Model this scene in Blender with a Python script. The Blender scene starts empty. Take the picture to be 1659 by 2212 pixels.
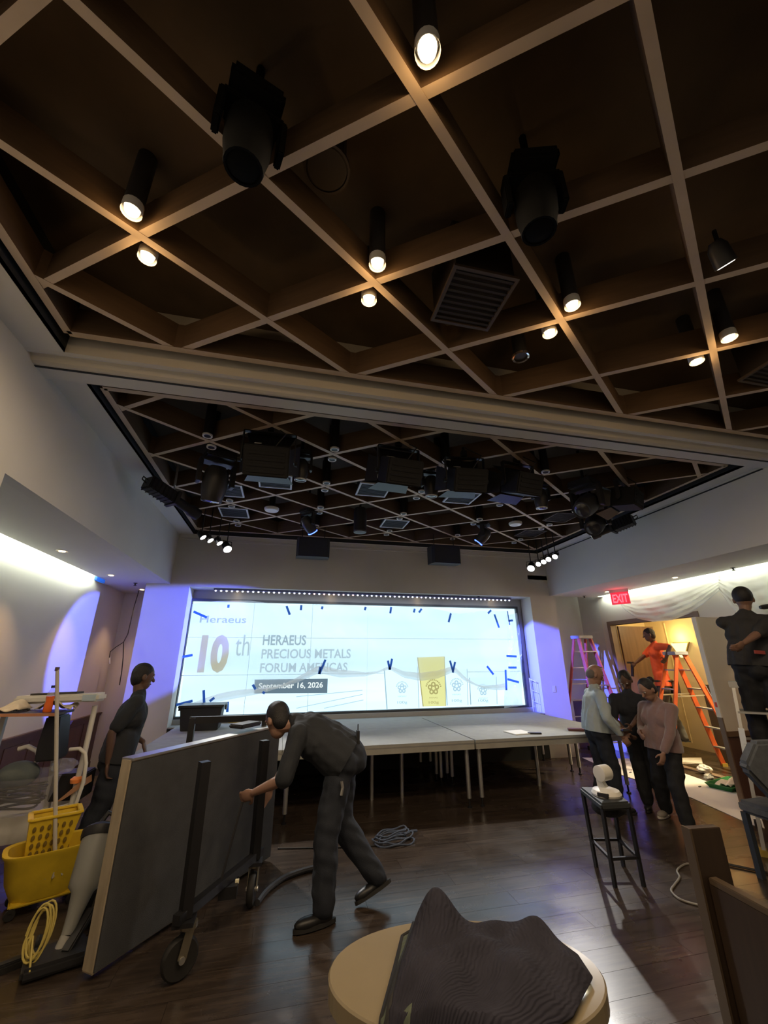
import bpy, bmesh, math, random
import numpy as np
from mathutils import Vector, Matrix, Quaternion
random.seed(7); rng = np.random.default_rng(7)
scene = bpy.context.scene
C = scene.collection
PI = math.pi

# ---------------------------------------------------------------- camera
CAM = Vector((0.0, 0.0, 1.75)); FPX = 868.67; CX, CY = 829.5, 1106.0
PITCH, YAW, ROLL = 0.3519, 0.2313, -0.0056
fw = Vector((math.sin(YAW)*math.cos(PITCH), math.cos(YAW)*math.cos(PITCH), math.sin(PITCH)))
rt = Vector((math.cos(YAW), -math.sin(YAW), 0.0)); up = rt.cross(fw)
rt, up = rt*math.cos(ROLL)+up*math.sin(ROLL), up*math.cos(ROLL)-rt*math.sin(ROLL)
cam_data = bpy.data.cameras.new('camera'); cam = bpy.data.objects.new('camera', cam_data); C.objects.link(cam)
cam.matrix_world = Matrix(((rt.x, up.x, -fw.x, CAM.x), (rt.y, up.y, -fw.y, CAM.y), (rt.z, up.z, -fw.z, CAM.z), (0, 0, 0, 1)))
cam_data.sensor_fit = 'HORIZONTAL'; cam_data.sensor_width = 36.0; cam_data.lens = FPX*36.0/1659.0
cam_data.clip_start = 0.05; cam_data.clip_end = 100
scene.camera = cam

# ---------------------------------------------------------------- world, exposure, large lights
world = bpy.data.worlds.new('world'); scene.world = world; world.use_nodes = True
world.node_tree.nodes['Background'].inputs[0].default_value = (0.02, 0.02, 0.025, 1)
world.node_tree.nodes['Background'].inputs[1].default_value = 1.0
vs = scene.view_settings
vs.view_transform = 'Standard'; vs.look = 'None'; vs.gamma = 1.0; vs.use_curve_mapping = False
vs.exposure = 1.45
scene.cycles.use_denoising = True
scene.cycles.use_adaptive_sampling = True; scene.cycles.adaptive_threshold = 0.06
scene.cycles.max_bounces = 5; scene.cycles.diffuse_bounces = 4; scene.cycles.glossy_bounces = 2
scene.cycles.transmission_bounces = 4; scene.cycles.transparent_max_bounces = 6
scene.cycles.sample_clamp_indirect = 4.0; scene.cycles.caustics_reflective = False; scene.cycles.caustics_refractive = False

SCREEN_GAIN = 0.52
def light(name, kind, loc, power, color, aim=None, size=0.1, size_y=None, spot=None, blend=0.3, spread=None):
    d = bpy.data.lights.new(name, kind); d.energy = power; d.color = color
    o = bpy.data.objects.new(name, d); C.objects.link(o); o.location = loc
    if kind == 'AREA':
        d.shape = 'RECTANGLE' if size_y else 'DISK'; d.size = size
        if size_y: d.size_y = size_y
        if spread: d.spread = spread
    else:
        d.shadow_soft_size = size
    if kind == 'SPOT':
        d.spot_size = spot; d.spot_blend = blend
    if aim is not None:
        o.rotation_euler = (Vector(aim)-Vector(loc)).to_track_quat('-Z', 'Y').to_euler()
    return o
COVE = (0.86, 1.0, 0.90); WARM = (1.0, 0.66, 0.32); BLUE = (0.09, 0.125, 1.0)
# fluorescent tubes lying in the two cove slots, above the soffit lip, washing the walls
for nm, x, wx, y0, y1, pw in (('cove_left', -2.972, -3.17, 3.25, 7.5, 14.0), ('cove_right', 6.542, 6.72, 3.2, 7.55, 18.0)):
    o = light(nm, 'AREA', (x, (y0+y1)/2, 3.125), pw, COVE, aim=(wx, (y0+y1)/2, 2.98), size=y1-y0, size_y=0.05)
    dirv = Vector((wx-x, 0, -0.145)).normalized()
    zax = -dirv; xax = Vector((0, 1, 0)); yax = zax.cross(xax)
    o.rotation_euler = Matrix((xax, yax, zax)).transposed().to_euler()
# ---------------------------------------------------------------- helpers
def ray(x, y): return fw*FPX + rt*(x-CX) - up*(y-CY)
def AZ(x, y, z): d = ray(x, y); return CAM + d*((z-CAM.z)/d.z)
def AY(x, y, Y): d = ray(x, y); return CAM + d*(Y/d.y)
def AX(x, y, X): d = ray(x, y); return CAM + d*(X/d.x)

_m = {}
def mat(name, rgb, rough=0.6, metal=0.0, var=0.0, vscale=6.0, bump=0.0, bscale=40.0, emit=None, estr=1.0, spec=0.5, stretch=(1, 1, 1), alpha=None, coat=0.0, objvar=0.0, sheen=0.0):
    if name in _m: return _m[name]
    m = bpy.data.materials.new(name); m.use_nodes = True; nt = m.node_tree; b = nt.nodes['Principled BSDF']
    b.inputs['Base Color'].default_value = (*rgb, 1); b.inputs['Roughness'].default_value = rough
    b.inputs['Metallic'].default_value = metal; b.inputs['Specular IOR Level'].default_value = spec
    if coat: b.inputs['Coat Weight'].default_value = coat; b.inputs['Coat Roughness'].default_value = 0.15
    if sheen: b.inputs['Sheen Weight'].default_value = sheen
    if emit: b.inputs['Emission Color'].default_value = (*emit, 1); b.inputs['Emission Strength'].default_value = estr; m.cycles.emission_sampling = 'NONE'
    if var or bump or objvar:
        tc = nt.nodes.new('ShaderNodeTexCoord'); mp = nt.nodes.new('ShaderNodeMapping'); mp.inputs['Scale'].default_value = stretch
        nt.links.new(tc.outputs['Object'], mp.inputs['Vector'])
    if var or objvar:
        nz = nt.nodes.new('ShaderNodeTexNoise'); nz.inputs['Scale'].default_value = vscale; nz.inputs['Detail'].default_value = 5
        nt.links.new(mp.outputs['Vector'], nz.inputs['Vector'])
        rp = nt.nodes.new('ShaderNodeMapRange'); rp.inputs['From Min'].default_value = 0.3; rp.inputs['From Max'].default_value = 0.7
        rp.inputs['To Min'].default_value = 1-var; rp.inputs['To Max'].default_value = 1+var
        nt.links.new(nz.outputs['Fac'], rp.inputs['Value'])
        hs = nt.nodes.new('ShaderNodeHueSaturation'); hs.inputs['Color'].default_value = (*rgb, 1)
        val = rp.outputs['Result']
        if objvar:
            oi = nt.nodes.new('ShaderNodeObjectInfo'); r2 = nt.nodes.new('ShaderNodeMapRange')
            r2.inputs['To Min'].default_value = 1-objvar; r2.inputs['To Max'].default_value = 1+objvar
            nt.links.new(oi.outputs['Random'], r2.inputs['Value'])
            mu = nt.nodes.new('ShaderNodeMath'); mu.operation = 'MULTIPLY'
            nt.links.new(val, mu.inputs[0]); nt.links.new(r2.outputs['Result'], mu.inputs[1]); val = mu.outputs['Value']
        nt.links.new(val, hs.inputs['Value']); nt.links.new(hs.outputs['Color'], b.inputs['Base Color'])
    if bump:
        n2 = nt.nodes.new('ShaderNodeTexNoise'); n2.inputs['Scale'].default_value = bscale; n2.inputs['Detail'].default_value = 4
        nt.links.new(mp.outputs['Vector'], n2.inputs['Vector'])
        bp = nt.nodes.new('ShaderNodeBump'); bp.inputs['Strength'].default_value = bump; bp.inputs['Distance'].default_value = 0.01
        nt.links.new(n2.outputs['Fac'], bp.inputs['Height']); nt.links.new(bp.outputs['Normal'], b.inputs['Normal'])
    _m[name] = m; return m

def emat(name, rgb, s):
    if name in _m: return _m[name]
    m = bpy.data.materials.new(name); m.use_nodes = True; nt = m.node_tree; nt.nodes.clear()
    e = nt.nodes.new('ShaderNodeEmission'); e.inputs[0].default_value = (*rgb, 1); e.inputs[1].default_value = s
    o = nt.nodes.new('ShaderNodeOutputMaterial'); nt.links.new(e.outputs[0], o.inputs[0]); _m[name] = m
    m.cycles.emission_sampling = 'NONE'      # small lamps: their light comes from the lamp object beside them
    return m

def film(name, rgb, clear, gloss=0.12, rough=0.25):
    """thin translucent plastic sheet: part clear, part scattering, with a sheen"""
    if name in _m: return _m[name]
    m = bpy.data.materials.new(name); m.use_nodes = True; nt = m.node_tree; nt.nodes.clear()
    tr = nt.nodes.new('ShaderNodeBsdfTransparent'); tl = nt.nodes.new('ShaderNodeBsdfTranslucent'); df = nt.nodes.new('ShaderNodeBsdfDiffuse'); gl = nt.nodes.new('ShaderNodeBsdfGlossy')
    tl.inputs[0].default_value = (*rgb, 1); df.inputs[0].default_value = (*rgb, 1); gl.inputs['Roughness'].default_value = rough
    a = nt.nodes.new('ShaderNodeMixShader'); a.inputs[0].default_value = 0.45; nt.links.new(tl.outputs[0], a.inputs[1]); nt.links.new(df.outputs[0], a.inputs[2])
    g = nt.nodes.new('ShaderNodeMixShader'); g.inputs[0].default_value = gloss; nt.links.new(a.outputs[0], g.inputs[1]); nt.links.new(gl.outputs[0], g.inputs[2])
    b = nt.nodes.new('ShaderNodeMixShader'); b.inputs[0].default_value = clear; nt.links.new(g.outputs[0], b.inputs[1]); nt.links.new(tr.outputs[0], b.inputs[2])
    o = nt.nodes.new('ShaderNodeOutputMaterial'); nt.links.new(b.outputs[0], o.inputs[0]); _m[name] = m; return m

class MB:
    """collects shapes into one mesh"""
    def __init__(s): s.v = []; s.f = []
    def add(s, vs_, fs):
        n = len(s.v); s.v += [tuple(v) for v in vs_]; s.f += [tuple(i+n for i in f) for f in fs]; return s
    def box(s, x0, x1, y0, y1, z0, z1, M=None):
        vs_ = [Vector(p) for p in ((x0,y0,z0),(x1,y0,z0),(x1,y1,z0),(x0,y1,z0),(x0,y0,z1),(x1,y0,z1),(x1,y1,z1),(x0,y1,z1))]
        if M is not None: vs_ = [M @ v for v in vs_]
        return s.add(vs_, [(0,3,2,1),(4,5,6,7),(0,1,5,4),(1,2,6,5),(2,3,7,6),(3,0,4,7)])
    def bar(s, a, b, w, h, upv=(0,0,1)):
        """box beam from a to b, w across, h along upv"""
        a, b = Vector(a), Vector(b); d = (b-a).normalized(); u = Vector(upv); sx = d.cross(u)
        if sx.length < 1e-4: sx = d.cross(Vector((1, 0, 0)))
        sx.normalize(); u = sx.cross(d).normalized(); vs_ = []
        for p in (a, b):
            for q, r in ((-1,-1),(1,-1),(1,1),(-1,1)): vs_.append(p+sx*(q*w/2)+u*(r*h/2))
        return s.add(vs_, [(3,2,1,0),(4,5,6,7),(0,1,5,4),(1,2,6,5),(2,3,7,6),(3,0,4,7)])
    def tube(s, pts, r, n=10, cap=True):
        pts = [Vector(p) for p in pts]; rs = r if isinstance(r, (list, tuple)) else [r]*len(pts)
        base = len(s.v); prev = None; fs = []
        for i, p in enumerate(pts):
            t = (pts[min(i+1, len(pts)-1)]-pts[max(i-1, 0)]).normalized()
            if prev is None:
                u = t.cross(Vector((0, 0, 1)));  u = u if u.length > 1e-3 else t.cross(Vector((1, 0, 0)))
            else: u = prev - t*prev.dot(t)
            u.normalize(); prev = u; w = t.cross(u)
            for k in range(n):
                a = 2*PI*k/n; s.v.append(tuple(p+(u*math.cos(a)+w*math.sin(a))*rs[i]))
        for i in range(len(pts)-1):
            for k in range(n):
                a = base+i*n+k; b = base+i*n+(k+1) % n; fs.append((a, b, b+n, a+n))
        if cap: fs += [tuple(base+k for k in reversed(range(n))), tuple(base+(len(pts)-1)*n+k for k in range(n))]
        s.f += fs; return s
    def lathe(s, prof, c=(0,0,0), axis=(0,0,1), n=20, cap=True):
        """prof: (radius, height along axis)"""
        ax = Vector(axis).normalized(); q = Vector((0,0,1)).rotation_difference(ax); c = Vector(c); base = len(s.v)
        for r, h in prof:
            for k in range(n):
                a = 2*PI*k/n; s.v.append(tuple(c+q @ Vector((r*math.cos(a), r*math.sin(a), h))))
        for i in range(len(prof)-1):
            for k in range(n):
                a = base+i*n+k; b = base+i*n+(k+1) % n; s.f.append((a, b, b+n, a+n))
        if cap: s.f += [tuple(base+k for k in reversed(range(n))), tuple(base+(len(prof)-1)*n+k for k in range(n))]
        return s
    def prism(s, poly, d):
        """closed polygon (3D points) extruded by vector d"""
        p = [Vector(q) for q in poly]; d = Vector(d); n = len(p)
        fs = [tuple(reversed(range(n))), tuple(range(n, 2*n))]+[(i, (i+1) % n, n+(i+1) % n, n+i) for i in range(n)]
        return s.add(p+[q+d for q in p], fs)
    def ell(s, c, r, n=12, m=8, M=None):
        c = Vector(c); vs_ = []
        for i in range(1, m):
            th = PI*i/m
            for k in range(n):
                a = 2*PI*k/n; v = Vector((r[0]*math.sin(th)*math.cos(a), r[1]*math.sin(th)*math.sin(a), r[2]*math.cos(th)))
                vs_.append(c+(M @ v if M is not None else v))
        tp = Vector((0, 0, r[2])); tp = M @ tp if M is not None else tp
        vs_ += [c+tp, c-tp]; t = len(vs_)-2; fs = []
        for k in range(n):
            k2 = (k+1) % n; fs.append((t, k, k2)); fs.append((t+1, (m-2)*n+k2, (m-2)*n+k))
            for i in range(m-2): fs.append((i*n+k, (i+1)*n+k, (i+1)*n+k2, i*n+k2))
        return s.add(vs_, fs)
    def caps(s, p0, r0, p1, r1, n=10):
        p0, p1 = Vector(p0), Vector(p1); d = p1-p0; L = max(d.length, 1e-5); d = d/L
        pr = [(r0*math.sin(a), -r0*math.cos(a)) for a in (0.25, 0.7, 1.15, PI/2)]+[(r1*math.cos(a), L+r1*math.sin(a)) for a in (0, 0.42, 0.87, 1.32)]
        return s.lathe(pr, p0, d, n)
    def grid(s, fn, nu, nv):
        b = len(s.v)
        for j in range(nv+1):
            for i in range(nu+1): s.v.append(tuple(fn(i/nu, j/nv)))
        for j in range(nv):
            for i in range(nu):
                a = b+j*(nu+1)+i; s.f.append((a, a+1, a+nu+2, a+nu+1))
        return s
    def mesh(s, name):
        me = bpy.data.meshes.new(name); me.from_pydata(s.v, [], s.f); me.validate(); return me
    def build(s, name, m, parent=None, smooth=False, bevel=0.0, solid=0.0, sub=0):
        me = s.mesh(name)
        bm = bmesh.new(); bm.from_mesh(me); bmesh.ops.recalc_face_normals(bm, faces=bm.faces)
        if bevel: bmesh.ops.bevel(bm, geom=list(bm.edges), offset=bevel, segments=2, affect='EDGES', clamp_overlap=True)
        bm.to_mesh(me); bm.free()
        if m: me.materials.append(m)
        if smooth:
            me.polygons.foreach_set('use_smooth', [True]*len(me.polygons))
            try: me.set_sharp_from_angle(angle=0.7)
            except Exception: pass
        o = bpy.data.objects.new(name, me); C.objects.link(o)
        if parent: o.parent = parent
        if solid: md = o.modifiers.new('s', 'SOLIDIFY'); md.thickness = solid; md.offset = 0
        if sub: md = o.modifiers.new('u', 'SUBSURF'); md.levels = sub; md.render_levels = sub
        return o

def thing(name, label, cat, loc=(0,0,0), rz=0.0, group=None):
    o = bpy.data.objects.new(name, None); C.objects.link(o); o.location = loc; o.rotation_euler = (0, 0, rz)
    o['label'] = label; o['category'] = cat; o.empty_display_size = 0.1
    if group: o['group'] = group
    return o
def tag(o, label, cat, group=None):
    o['label'] = label; o['category'] = cat
    if group: o['group'] = group
    return o
def struct(o): o['kind'] = 'structure'; return o
def part(label, o): o['label'] = label; return o
def copy_tree(o, parent=None):
    c = o.copy(); C.objects.link(c); c.parent = parent
    for ch in list(o.children): copy_tree(ch, c)
    return c
def text_mesh(name, s, m, loc, size, parent, xs=1.0, off=0.0, rot=(PI/2, 0, 0), align='LEFT', ext=0.0):
    cu = bpy.data.curves.new(name, 'FONT'); cu.body = s; cu.size = size; cu.align_x = align; cu.offset = off; cu.extrude = ext; cu.resolution_u = 3
    t = bpy.data.objects.new(name+'_tmp', cu); C.objects.link(t)
    dg = bpy.context.evaluated_depsgraph_get(); me = bpy.data.meshes.new_from_object(t.evaluated_get(dg))
    bpy.data.objects.remove(t); bpy.data.curves.remove(cu)
    me.materials.clear(); me.materials.append(m)
    o = bpy.data.objects.new(name, me); C.objects.link(o); o.location = loc; o.rotation_euler = rot; o.scale = (xs, 1, 1)
    if parent: o.parent = parent
    return o
def frame_m(o, x=None, y=None, z=None):
    """matrix with origin o and two given axes"""
    if x is None: x = Vector(y).cross(Vector(z))
    if y is None: y = Vector(z).cross(Vector(x))
    if z is None: z = Vector(x).cross(Vector(y))
    x, y, z = Vector(x).normalized(), Vector(y).normalized(), Vector(z).normalized()
    return Matrix(((x.x, y.x, z.x, o[0]), (x.y, y.y, z.y, o[1]), (x.z, y.z, z.z, o[2]), (0, 0, 0, 1)))
# ---------------------------------------------------------------- setting
ZL = 4.0; ZM = 3.93; ZD = 4.45; ZS = 3.016; YB = 7.72
XFL, XFR = -2.04, 5.47; XWL, XWR = -3.17, 6.72
M_wall = mat('wall_paint', (0.60, 0.585, 0.55), 0.85, var=0.03, vscale=1.5, bump=0.05, bscale=120)
M_wallL = mat('wall_cream', (0.66, 0.60, 0.52), 0.85, var=0.03, vscale=1.2, bump=0.05, bscale=120)
M_ceilp = mat('soffit_paint', (0.62, 0.60, 0.56), 0.85, bump=0.04, bscale=120)
M_fin = mat('fin_wood', (0.10, 0.060, 0.032), 0.75, var=0.12, vscale=4, stretch=(1, 1, 8)); M_finb = mat('fin_underside_tan', (0.56, 0.44, 0.32), 0.7, var=0.08, vscale=5)  # fin undersides get a paler tan than their sides
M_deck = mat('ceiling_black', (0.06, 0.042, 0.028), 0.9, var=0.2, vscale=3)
M_wains = mat('wainscot_wood', (0.10, 0.052, 0.04), 0.45, var=0.15, vscale=5, stretch=(1, 1, 0.15))
M_floorb = mat('floor_base', (0.02, 0.016, 0.013), 0.6)
M_skirt = mat('flat_black', (0.016, 0.018, 0.022), 0.8)

def floor_mat():
    m = bpy.data.materials.new('floor_wood'); m.use_nodes = True; nt = m.node_tree; b = nt.nodes['Principled BSDF']
    tc = nt.nodes.new('ShaderNodeTexCoord'); ob = nt.nodes.new('ShaderNodeObjectInfo')
    mp = nt.nodes.new('ShaderNodeMapping'); mp.inputs['Scale'].default_value = (1.2, 14, 1)
    nt.links.new(tc.outputs['Object'], mp.inputs['Vector'])
    n = nt.nodes.new('ShaderNodeTexNoise'); n.inputs['Scale'].default_value = 2.2; n.inputs['Detail'].default_value = 8; n.inputs['Roughness'].default_value = 0.65; n.noise_dimensions = '4D'
    mw = nt.nodes.new('ShaderNodeMath'); mw.operation = 'MULTIPLY'; mw.inputs[1].default_value = 20
    nt.links.new(ob.outputs['Random'], mw.inputs[0]); nt.links.new(mw.outputs[0], n.inputs['W']); nt.links.new(mp.outputs['Vector'], n.inputs['Vector'])
    cr = nt.nodes.new('ShaderNodeValToRGB'); cr.color_ramp.elements[0].position = 0.32; cr.color_ramp.elements[0].color = (0.024, 0.017, 0.013, 1)
    cr.color_ramp.elements[1].position = 0.72; cr.color_ramp.elements[1].color = (0.080, 0.058, 0.043, 1)
    nt.links.new(n.outputs['Fac'], cr.inputs['Fac'])
    hs = nt.nodes.new('ShaderNodeHueSaturation'); r2 = nt.nodes.new('ShaderNodeMapRange'); r2.inputs['To Min'].default_value = 0.9; r2.inputs['To Max'].default_value = 1.12
    nt.links.new(ob.outputs['Random'], r2.inputs['Value']); nt.links.new(r2.outputs['Result'], hs.inputs['Value']); nt.links.new(cr.outputs['Color'], hs.inputs['Color'])
    nt.links.new(hs.outputs['Color'], b.inputs['Base Color'])
    # scuffed varnish: gloss varies in large worn patches (world space, it carries on across planks)
    ge = nt.nodes.new('ShaderNodeNewGeometry'); n2 = nt.nodes.new('ShaderNodeTexNoise'); n2.inputs['Scale'].default_value = 1.6; n2.inputs['Detail'].default_value = 6
    nt.links.new(ge.outputs['Position'], n2.inputs['Vector'])
    r3 = nt.nodes.new('ShaderNodeMapRange'); r3.inputs['From Min'].default_value = 0.35; r3.inputs['From Max'].default_value = 0.65; r3.inputs['To Min'].default_value = 0.20; r3.inputs['To Max'].default_value = 0.33
    nt.links.new(n2.outputs['Fac'], r3.inputs['Value']); nt.links.new(r3.outputs['Result'], b.inputs['Roughness'])
    b.inputs['Specular IOR Level'].default_value = 0.55
    bp = nt.nodes.new('ShaderNodeBump'); bp.inputs['Strength'].default_value = 0.10; bp.inputs['Distance'].default_value = 0.004
    nt.links.new(n.outputs['Fac'], bp.inputs['Height']); nt.links.new(bp.outputs['Normal'], b.inputs['Normal'])
    return m
M_floor = floor_mat()
floor = struct(MB().box(-3.6, 9.2, -3.0, 9.6, -0.1, -0.004).build('floor', M_floorb))
PW = 0.19; _pm = {}
for r in range(0, 42):
    y0 = 0.9+r*PW
    if y0 > 8.4: break
    x = -3.3+(r*0.77) % 1.9
    xe = 8.6 if 5.2 < y0 < 8.2 else 6.72
    segs = [(-3.3, x)] if x > -3.2 else []
    while x < xe: segs.append((x, min(x+1.95, xe))); x += 1.95
    for a, b in segs:
        L = round(b-a, 2)
        if L < 0.05: continue
        if L not in _pm:
            _pm[L] = MB().box(0.001, L-0.001, 0.001, PW-0.001, -0.006, 0.0).mesh('plank'); _pm[L].materials.append(M_floor)
        o = bpy.data.objects.new('plank', _pm[L]); C.objects.link(o); o.location = (a, y0, 0); o.parent = floor

def lattice(deck, x0, x1, y0, y1, kx, ky, xs, ys):
    """diagonal timber fins through nodes (xs+kx*i, ys+ky*j), i+j even, clipped to the rectangle, plus a border"""
    T = 0.046; Hf = 0.22
    sl = ky/kx
    for sg in (1, -1):
        c_min = min(y-sg*sl*x for x in (x0, x1) for y in (y0, y1)); c_max = max(y-sg*sl*x for x in (x0, x1) for y in (y0, y1))
        c0 = ys-sg*sl*xs; st = 2*ky
        k = math.ceil((c_min-c0)/st)
        while c0+k*st < c_max:
            c = c0+k*st; k += 1
            pts = []
            for x in (x0, x1):
                y = sg*sl*x+c
                if y0-1e-6 <= y <= y1+1e-6: pts.append((x, y))
            for y in (y0, y1):
                x = (y-c)/(sg*sl)
                if x0 < x < x1: pts.append((x, y))
            if len(pts) < 2: continue
            a, b = pts[0], pts[1]
            if math.dist(a, b) < 0.12: continue
            dz = 0.0 if sg > 0 else 0.002
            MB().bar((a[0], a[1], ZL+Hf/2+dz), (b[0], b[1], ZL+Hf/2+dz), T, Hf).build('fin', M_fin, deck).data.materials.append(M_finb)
    for a, b in (((x0, y0), (x1, y0)), ((x0, y1), (x1, y1)), ((x0, y0), (x0, y1)), ((x1, y0), (x1, y1))):
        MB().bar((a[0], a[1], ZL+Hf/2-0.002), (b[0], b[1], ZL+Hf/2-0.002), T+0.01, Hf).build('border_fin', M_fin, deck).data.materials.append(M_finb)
def tan_undersides():
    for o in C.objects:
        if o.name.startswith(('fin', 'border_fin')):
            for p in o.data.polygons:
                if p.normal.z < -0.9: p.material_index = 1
ceil_f = struct(MB().box(-2.1, 5.6, -3.0, 3.04, ZD, ZD+0.05).build('ceiling_front', mat('ceiling_glow_brown', (0.095, 0.062, 0.034), 0.9, var=0.2, vscale=3)))  # front deck browner than the back: lamp glow in the cells put into its colour
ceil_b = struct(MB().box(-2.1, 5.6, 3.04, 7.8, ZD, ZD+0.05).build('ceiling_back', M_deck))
KX = 0.676; X0N = -0.968
lattice(ceil_f, -1.71, 5.2, -2.2, 2.77, KX, 0.463, X0N, 1.862)
lattice(ceil_b, -1.72, 5.2, 3.42, 7.60, KX, 0.476, X0N, 4.19); tan_undersides()
# bulkhead beam between the two bays: moulded underside (scotia, groove, flat)
prof = [(2.90, ZD), (2.90, 3.93), (2.93, 3.925), (2.95, 3.93), (2.972, 3.945), (2.995, 3.935), (3.01, 3.905), (3.035, 3.895), (3.062, 3.895), (3.062, 3.93), (3.078, 3.93), (3.078, 3.895), (3.225, 3.895), (3.225, ZD)]
struct(MB().prism([(XFL, y, z) for y, z in prof], (XFR-XFL, 0, 0)).build('trim_1', M_ceilp))
struct(MB().box(XFL, XFR, 3.060, 3.080, 3.890, 3.897).build('groove_shade', M_skirt))  # black strip put in for the shade inside the beam groove
# flat margins beside the bays
def margin(nm, xa, xb, ya, yb): struct(MB().box(xa, xb, ya, yb, ZM, ZM+0.03).build(nm, M_ceilp))
margin('trim_2', XFL, -1.775, -2.5, 2.90); margin('trim_3', XFL, -1.775, 3.225, YB)
margin('trim_4', 5.27, XFR, -2.5, 2.90); margin('trim_5', 5.27, XFR, 3.225, YB)
margin('trim_6', -1.775, 5.27, 7.655, YB)
struct(MB().box(-1.78, -1.775, -2.5, 2.9, ZM, ZD).box(-1.78, -1.775, 3.225, YB, ZM, ZD).box(5.27, 5.275, -2.5, 2.9, ZM, ZD).box(5.27, 5.275, 3.225, YB, ZM, ZD).box(-1.78, 5.275, 7.65, 7.655, ZM, ZD).build('trim_7', M_skirt))
# picture rail line under the right margin and cornice on the back wall
struct(MB().box(XFR-0.012, XFR, 3.225, YB, ZM-0.045, ZM-0.030).build('trim_8', M_skirt))
struct(MB().box(-2.0, XFR-0.02, YB-0.03, YB, ZM-0.07, ZM).box(-2.0, XFR-0.02, YB-0.018, YB, ZM-0.11, ZM-0.075).build('trim_9', M_ceilp))

# left side: fascia, soffit, alcove wall
struct(MB().box(XFL-0.10, XFL, 3.15, 8.0, ZS, ZD).box(XFL-0.10, XFL, -2.5, 3.15, 0, ZD).box(-3.3, XFL-0.1, 3.05, 3.15, 0, ZD).build('wall_left_fascia', M_wall))
struct(MB().box(-2.995, XFL-0.005, 3.15, 7.60, ZS+0.001, ZS+0.05).box(XWL, XFL-0.005, 7.60, 9.2, ZS+0.001, ZS+0.05).box(XWL-0.05, -2.9, 3.15, 7.60, 3.40, 3.45).box(-2.91, -2.9, 3.15, 7.6, ZS+0.05, 3.42).build('ceiling_soffit_left', M_ceilp))
wl = struct(MB().box(XWL-0.1, XWL, 3.15, 9.2, 0, 3.45).build('wall_left', M_wallL))
struct(MB().box(-2.42, XFL-0.02, YB, 9.2, 0, ZS).build('wall_back_column', M_wall))
struct(MB().box(XWL, -2.42, 9.0, 9.2, 0, ZS).build('wall_left_return', M_wallL))
wn = struct(MB().box(XWL, XWL+0.018, 3.15, 9.0, 0, 0.84).build('trim_10', M_wains))
for k in range(11): MB().box(XWL+0.018, XWL+0.026, 3.2+k*0.52, 3.64+k*0.52, 0.16, 0.78).build('panel', M_wains, wn, bevel=0.004)
MB().box(XWL, XWL+0.035, 3.15, 9.0, 0.84, 0.87).box(XWL, XWL+0.05, 3.15, 9.0, 0.87, 0.89).build('cap_rail', M_wains, wn)
MB().box(XWL, XWL+0.03, 3.15, 9.0, 0.0, 0.12).build('base_board', M_wains, wn)

# back wall with the recess
RX0, RX1, RZ = -1.72, 5.0, 2.985
struct(MB().box(-2.06, RX0, YB, 8.3, 0, ZD).box(RX0, RX1, YB, 8.3, RZ, ZD).box(RX1, 5.588, YB, 8.1, 0, ZD).build('wall_back', M_wall))
struct(MB().box(-1.62, RX1, YB-0.002, YB+0.05, 0, 0.74).build('wall_back_base', M_skirt))
struct(MB().box(RX0, RX1, YB+0.002, 8.0, 0.741, 0.758).build('floor_recess', mat('stage_carpet', (0.33, 0.335, 0.32), 0.95, var=0.06, vscale=8, bump=0.25, bscale=260)))
YS = 8.1
M_surr = mat('recess_grey', (0.40, 0.40, 0.385), 0.8)
struct(MB().box(RX0-0.05, RX1, YS+0.02, YS+0.1, 0.6, RZ).box(RX0, RX1, YS-0.1, YS+0.02, 0.6, 0.835).build('wall_back_recess', M_surr))
# right side
struct(MB().box(XFR, XFR+0.1, -2.5, YB, ZS, ZD).box(XFR, XFR+0.1, -2.5, 1.6, 0, ZS).build('wall_right_fascia', M_wall))
struct(MB().box(XFR+0.005, 6.565, 1.6, YB, ZS+0.001, ZS+0.05).box(6.565, XWR, 7.6, YB, ZS+0.001, ZS+0.05).box(6.47, XWR+0.05, 1.6, YB, 3.40, 3.45).box(6.47, 6.48, 1.6, YB, ZS+0.05, 3.42).build('ceiling_soffit_right', M_ceilp))
DY0, DY1, DZ = 5.62, 7.55, 2.41
struct(MB().box(XWR, XWR+0.12, 1.6, DY0, 0, 3.45).box(XWR, XWR+0.12, DY1, 7.78, 0, 3.45).box(XWR, XWR+0.12, DY0, DY1, DZ, 3.45).build('wall_right', M_wallL))
wr = struct(MB().box(XWR-0.018, XWR, 1.6, DY0-0.09, 0, 0.84).box(XWR-0.04, XWR, 1.6, DY0-0.09, 0.84, 0.89).build('trim_11', M_wains))
M_frame = mat('door_frame_wood', (0.21, 0.145, 0.10), 0.5, var=0.1, vscale=5)
d1 = struct(MB().box(XWR-0.02, XWR+0.13, DY1-0.02, DY1+0.07, 0, DZ+0.08).build('door_1', M_frame))
MB().box(XWR-0.02, XWR+0.13, DY0-0.08, DY0+0.02, 0, DZ+0.08).build('jamb', M_frame, d1)
MB().box(XWR-0.02, XWR+0.13, DY0+0.02, DY1-0.02, DZ, DZ+0.08).build('lintel', M_frame, d1)
MB().box(XWR+0.0, XWR+0.13, DY0+0.02, DY1-0.02, 0.0, 0.012).build('threshold', M_frame, d1)
MB().box(XWR+0.14, XWR+1.02, DY1-0.06, DY1-0.015, 0.02, DZ-0.02).build('door_leaf', mat('door_wood', (0.16, 0.085, 0.045), 0.4, var=0.2, vscale=4, stretch=(6, 6, 0.4)), d1)
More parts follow.
